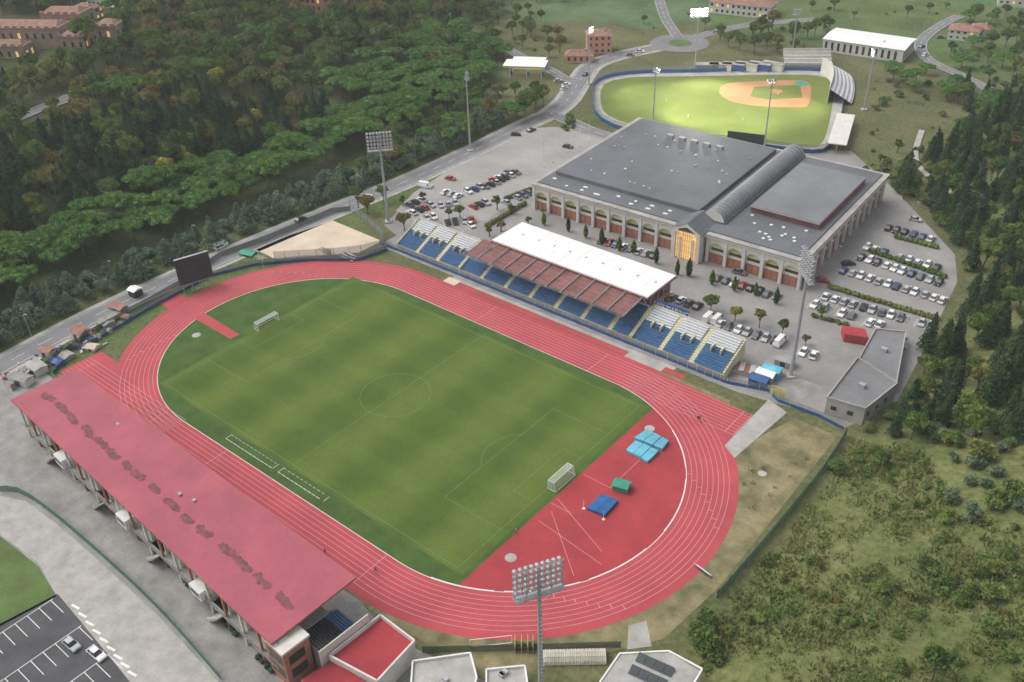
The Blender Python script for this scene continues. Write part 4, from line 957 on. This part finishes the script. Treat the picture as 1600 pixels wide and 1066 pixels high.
for (k,j),pts in cloud.items():
    proto=bpy.data.objects.new(PR[k][0]+'_proto',PR[k][1][j]); n=len(pts)
    me=bpy.data.meshes.new(MN[k]); me.from_pydata([p[:3] for p in pts],[],[])
    a=me.attributes.new('rot','FLOAT_VECTOR','POINT'); R_=np.zeros((n,3)); R_[:,2]=rng.uniform(0,6.28,n); R_[:,:2]=rng.normal(size=(n,2))*.05; a.data.foreach_set('vector',R_.ravel())
    a=me.attributes.new('scl','FLOAT_VECTOR','POINT'); s_=np.array([p[3] for p in pts]); S_=np.stack([s_,s_,s_*rng.uniform(.8,1.2,n)],1); a.data.foreach_set('vector',S_.ravel())
    o=bpy.data.objects.new(MN[k],me); col.objects.link(o); md=o.modifiers.new('scatter','NODES'); md.node_group=gn(proto)
# ------------------------------------------------------------------ cars
def carmesh(name,c,van=False):
    pm=M('paint_'+name,c,.04,1,.3,.5); mb=MB(); Lc,Wc=(4.3,1.78) if not van else (5.2,2.0); hb=.85 if not van else 1.1; ht=1.45 if not van else 2.2
    def prof(pts,w,mat,inset=0):
        n=len(pts); V=[(x,-w/2+(inset*(z-hb) if z>hb else 0),z) for x,z in pts]+[(x,w/2-(inset*(z-hb) if z>hb else 0),z) for x,z in pts]
        mb.add(V,[(i,(i+1)%n,n+(i+1)%n,n+i) for i in range(n)]+[tuple(range(n-1,-1,-1)),tuple(range(n,2*n))],mat)
    h=Lc/2
    prof([(-h,.35),(-h+.05,.25),(h-.05,.25),(h,.4),(h-.05,.62),(h-.25,hb-.1),(h-1.1,hb),(-h+.15,hb),(-h,hb-.2)],Wc,pm)
    if not van: cab=[(h-1.15,hb),(h-1.85,ht-.04),(-h+1.0,ht-.03),(-h+.3,hb)]
    else: cab=[(h-.5,hb),(h-1.15,ht-.04),(-h+.15,ht-.03),(-h+.06,hb)]
    prof(cab,Wc-.12,glass if not van else pm,inset=.35)
    x0,x1=cab[2][0],cab[1][0]; mb.box(x0,x1,-Wc/2+.30,Wc/2-.30,ht-.05,ht,pm)
    if not van:
        for x in (cab[1][0]-.9,): 
            for s_ in(-1,1): mb.beam((x,s_*(Wc/2-.05),hb),(x,s_*(Wc/2-.26),ht-.03),.05,pm)
    else: mb.box(h-1.6,h-1.0,-Wc/2+.02,Wc/2-.02,1.2,1.75,glass)
    for x in (-h+.8,h-.85):
        for s_ in(-1,1): mb.beam((x,s_*(Wc/2-.2),.32),(x,s_*(Wc/2+.01),.32),.32,rubber,12); mb.beam((x,s_*(Wc/2),.32),(x,s_*(Wc/2+.02),.32),.18,steel,8)
    for s_ in(-1,1): mb.box(h-.12,h-.02,s_*.62-.18,s_*.62+.18,.5,.64,white); mb.box(-h-.01,-h+.1,s_*.65-.15,s_*.65+.15,.55,.7,redD); mb.box(h-1.25,h-1.1,s_*(Wc/2+.08)-.08,s_*(Wc/2+.08)+.08,.85,.97,pm)
    return mb.mesh('car_'+name)
cars=[carmesh(*a) for a in (('white',(.75,.75,.75)),('silver',(.42,.43,.45)),('grey',(.13,.135,.145)),('black',(.02,.021,.024)),('blue',(.03,.06,.17)),('red',(.38,.02,.02)))]
vanm=carmesh('van',(.75,.75,.74),True)
cw=np.array([.32,.22,.18,.18,.06,.04])
def car(xy,yaw,c=None,van=False,name='parked_car'):
    me=vanm if van else cars[c if c is not None else rng.choice(6,p=cw/cw.sum())]
    o=bpy.data.objects.new('parked_van' if van else name,me); col.objects.link(o); o.location=(xy[0],xy[1],float(H(*xy))+.03); o.rotation_euler=(0,0,yaw)
    k=rng.uniform(.92,1.05); o.scale=(k,1,rng.uniform(.95,1.12))
def carrow(a,b,fill=.92,sp=2.7):
    A_=site(*a);B_=site(*b);d=B_-A_;L_=np.linalg.norm(d);d/=L_; yaw=math.atan2(d[1],d[0])+math.pi/2; nn=np.array([-d[1],d[0]])
    for i in range(int(L_/sp)+1):
        q=A_+d*(i-.5)*sp; pk.ribbon([q-nn*2.4,q+nn*2.4],.11,.032,white)
        if rng.random()<fill: car(A_+d*i*sp+rng.normal(size=2)*.15,yaw+rng.normal()*.03+(math.pi if rng.random()<.4 else 0))
for a,b,f in (((1388,358),(1462,378),.95),((1355,388),(1476,424),.95),((1345,404),(1474,446),.98),((1318,425),(1476,472),.98),((1290,466),(1458,512),.95),((1272,478),(1380,512),.7),
    ((1122,437),(1215,466),.9),((1040,462),(1090,480),.95),((1125,508),(1215,535),.85),((1255,552),(1290,562),.8),((880,398),(905,405),.4),((645,334),(682,319),.95),((700,350),(742,345),.95),((655,345),(695,337),.7),((940,378),(1035,405),.8),((712,307),(754,293),.8),((758,294),(808,270),.9),((698,302),(724,311),.6),((825,303),(790,318),.85),((725,357),(742,352),.8),((740,325),(775,312),.85),((688,322),(722,318),.8),((770,283),(800,270),.7),((640,322),(662,312),.8)): carrow(a,b,f)
pk.obj('parking_bay_markings')
for q,y,c_ in (((704,281),.2,5),((668,292),.4,None),((887,231),.1,3),((575,310),1.6,0),((345,388),1.6,0),((885,134),.9,0),((872,128),.9,1),((830,205),1.5,3),((806,212),.6,3),((1430,345),.1,1),((1325,414),.8,3),((1155,428),.1,2),((985,88),.6,2),((1000,82),.6,0),((915,118),1.8,3),((470,345),1.6,3),((113,1010),.05,1),((152,1024),.05,0),((1285,440),.3,5),((880,140),1.8,0),((1120,52),.3,1),((1180,38),.3,0),((1440,75),1.4,3),((1445,88),1.4,0),((1470,60),.5,2)): car(site(*q),y,c_)
for q,y in (((665,293),.3),((1106,500),1.6),((1120,503),1.6),((1218,537),1.6),((345,386),1.6),((1402,530),.9),((1400,545),.9)): car(site(*q),y,van=True)
def lampost(q,h,yaw):
    p=site(*q); mb=MB(); mb.T=TR(p[0],p[1],float(H(*p)),yaw); mb.beam((0,0,0),(0,0,h),.09,steel,6,.06); mb.beam((0,0,h),(1.3,0,h+.25),.05,steel); mb.box(1.1,1.8,-.14,.14,h+.18,h+.32,steel); mb.obj('street_lamp')
for q in ((178,442),(307,385),(435,330),(50,527),(8,600),(560,305),(650,255),(720,222),(28,165),(1490,80),(1440,60),(960,110),(850,250),(1300,420),(1420,350),(900,330),(1010,370),(1120,400)): lampost(q,8,0)
for i in range(6):
    p=site(850+i*14,262-i*8); mb=MB(); mb.T=TR(p[0],p[1],0); mb.beam((0,0,0),(0,0,9),.07,white,6,.04); mb.box(-.2,.2,-.2,.2,0,.2,conc); mb.obj('flag_pole')
# ------------------------------------------------------------------ people
skin=M('skin',(.45,.27,.2),.05,1,.6); cl1=M('cloth_black',(.02,.02,.025),.1,1,.9); cl2=M('cloth_orange',(.6,.15,.03),.1,1,.9); cl3=M('cloth_white',(.6,.6,.6),.1,1,.9); hair=M('hair',(.03,.02,.015),.1,1,.8)
def person(q,yaw,top,bot,run=True):
    s_=1 if run else .25
    J=[(0,0,.95),(0,0,1.2),(.03*s_,0,1.45),(.05*s_,0,1.55),(.06*s_,0,1.68),
       (0,.10,.92),(.28*s_,.11,.55),(.05*s_-.1*s_,.11,.12),(.08,.11,.05), (0,-.10,.92),(-.12*s_,-.11,.5),(-.5*s_,-.11,.32 if run else .12),(-.5*s_+.12,-.11,.16 if run else .05),
       (.02,.2,1.42),(-.2*s_,.25,1.18),(.05*s_,.24,1.0),(.12*s_,.22,.98),(.02,-.2,1.42),(.14*s_,-.25,1.16),(.36*s_,-.2,1.24 if run else .95),(.43*s_,-.18,1.28 if run else .88)]
    E=[(0,1),(1,2),(2,3),(3,4),(0,5),(5,6),(6,7),(7,8),(0,9),(9,10),(10,11),(11,12),(2,13),(13,14),(14,15),(15,16),(2,17),(17,18),(18,19),(19,20)]
    Rr=[.14,.15,.13,.06,.105,.1,.075,.045,.045,.1,.075,.045,.045,.065,.05,.035,.03,.065,.05,.035,.03]
    me=bpy.data.meshes.new('p'); me.from_pydata(J,E,[]); o=bpy.data.objects.new('runner' if run else 'person',me); col.objects.link(o)
    md=o.modifiers.new('s','SKIN'); 
    for v_,r_ in zip(me.skin_vertices[0].data,Rr): v_.radius=(r_,r_)
    me.skin_vertices[0].data[0].use_root=True
    o.modifiers.new('u','SUBSURF').levels=1
    dg=bpy.context.evaluated_depsgraph_get(); m2=bpy.data.meshes.new_from_object(o.evaluated_get(dg)); o.modifiers.clear(); o.data=m2; m2.materials.clear()
    for x in (skin,top,bot,hair): m2.materials.append(x)
    for f in m2.polygons:
        z=f.center.z; y=abs(f.center.y); f.material_index=3 if z>1.72 else 0 if z>1.5 else 1 if (z>1.0 and y<.21) else 2 if .45<z<=1.0 and y<.19 else 0 if z>.12 else 3
        f.use_smooth=True
    p=site(*q); o.location=(p[0],p[1],float(H(*p))+.04); o.rotation_euler=(0,0,yaw); o.scale=(1.05,)*3
person((508,866),0,cl1,cl1); person((587,895),0.3,cl1,cl1); person((1090,658),1.9,cl1,cl1); person((1093,657),1.9,cl2,cl1); person((807,835),1,cl2,cl1,False); person((825,893),1,cl1,cl1,False)
for q in((985,150),(1040,160),(1075,185),(1000,170),(1160,190),(1215,150),(1050,135)): person(q,rng.uniform(0,6),cl3,cl3,False)
# ------------------------------------------------------------------ air: light autumn haze over the valley
hz_=MB(); hz_.box(-2500,1400,-850,3100,-30,260,white); ho=hz_.obj('air_haze'); ho.data.materials.clear()
hm=bpy.data.materials.new('haze'); hm.use_nodes=True; nt=hm.node_tree; nt.nodes.remove(nt.nodes['Principled BSDF']); vs=nt.nodes.new('ShaderNodeVolumeScatter'); vs.inputs['Density'].default_value=.00016; vs.inputs['Color'].default_value=(.95,.97,1,1); nt.links.new(vs.outputs[0],nt.nodes['Material Output'].inputs['Volume']); ho.data.materials.append(hm)
# ------------------------------------------------------------------ world, sun, camera
wd=bpy.data.worlds.new('World'); sc.world=wd; wd.use_nodes=True; nt=wd.node_tree; bg=nt.nodes['Background']
sky=nt.nodes.new('ShaderNodeTexSky'); sky.sky_type='NISHITA'; sky.sun_disc=False; el,az=math.radians(52),math.radians(250)
sky.sun_elevation=el; sky.sun_rotation=az; sky.dust_density=4; sky.air_density=1.0; sky.ozone_density=.6
hs=nt.nodes.new('ShaderNodeHueSaturation'); hs.inputs['Saturation'].default_value=.3; hs.inputs['Value'].default_value=1.25; nt.links.new(sky.outputs[0],hs.inputs['Color']); nt.links.new(hs.outputs[0],bg.inputs['Color']); bg.inputs['Strength'].default_value=.15
sl=bpy.data.lights.new('sun','SUN'); sl.energy=1.35; sl.angle=math.radians(50); sl.color=(1,.96,.91); so=bpy.data.objects.new('sun',sl); col.objects.link(so)
sd=Vector((math.sin(az)*math.cos(el),math.cos(az)*math.cos(el),math.sin(el))); so.rotation_euler=(-sd).to_track_quat('-Z','Y').to_euler()
cm=bpy.data.cameras.new('camera'); co=bpy.data.objects.new('camera',cm); col.objects.link(co); cm.sensor_width=36; cm.lens=FL/1600*36; cm.clip_end=6000; cm.clip_start=1
co.matrix_world=Matrix(((RT[0],UP[0],-FW[0],C0[0]),(RT[1],UP[1],-FW[1],C0[1]),(RT[2],UP[2],-FW[2],C0[2]),(0,0,0,1)))
sc.camera=co
sc.view_settings.view_transform='Standard'; sc.view_settings.look='None'; sc.view_settings.exposure=0
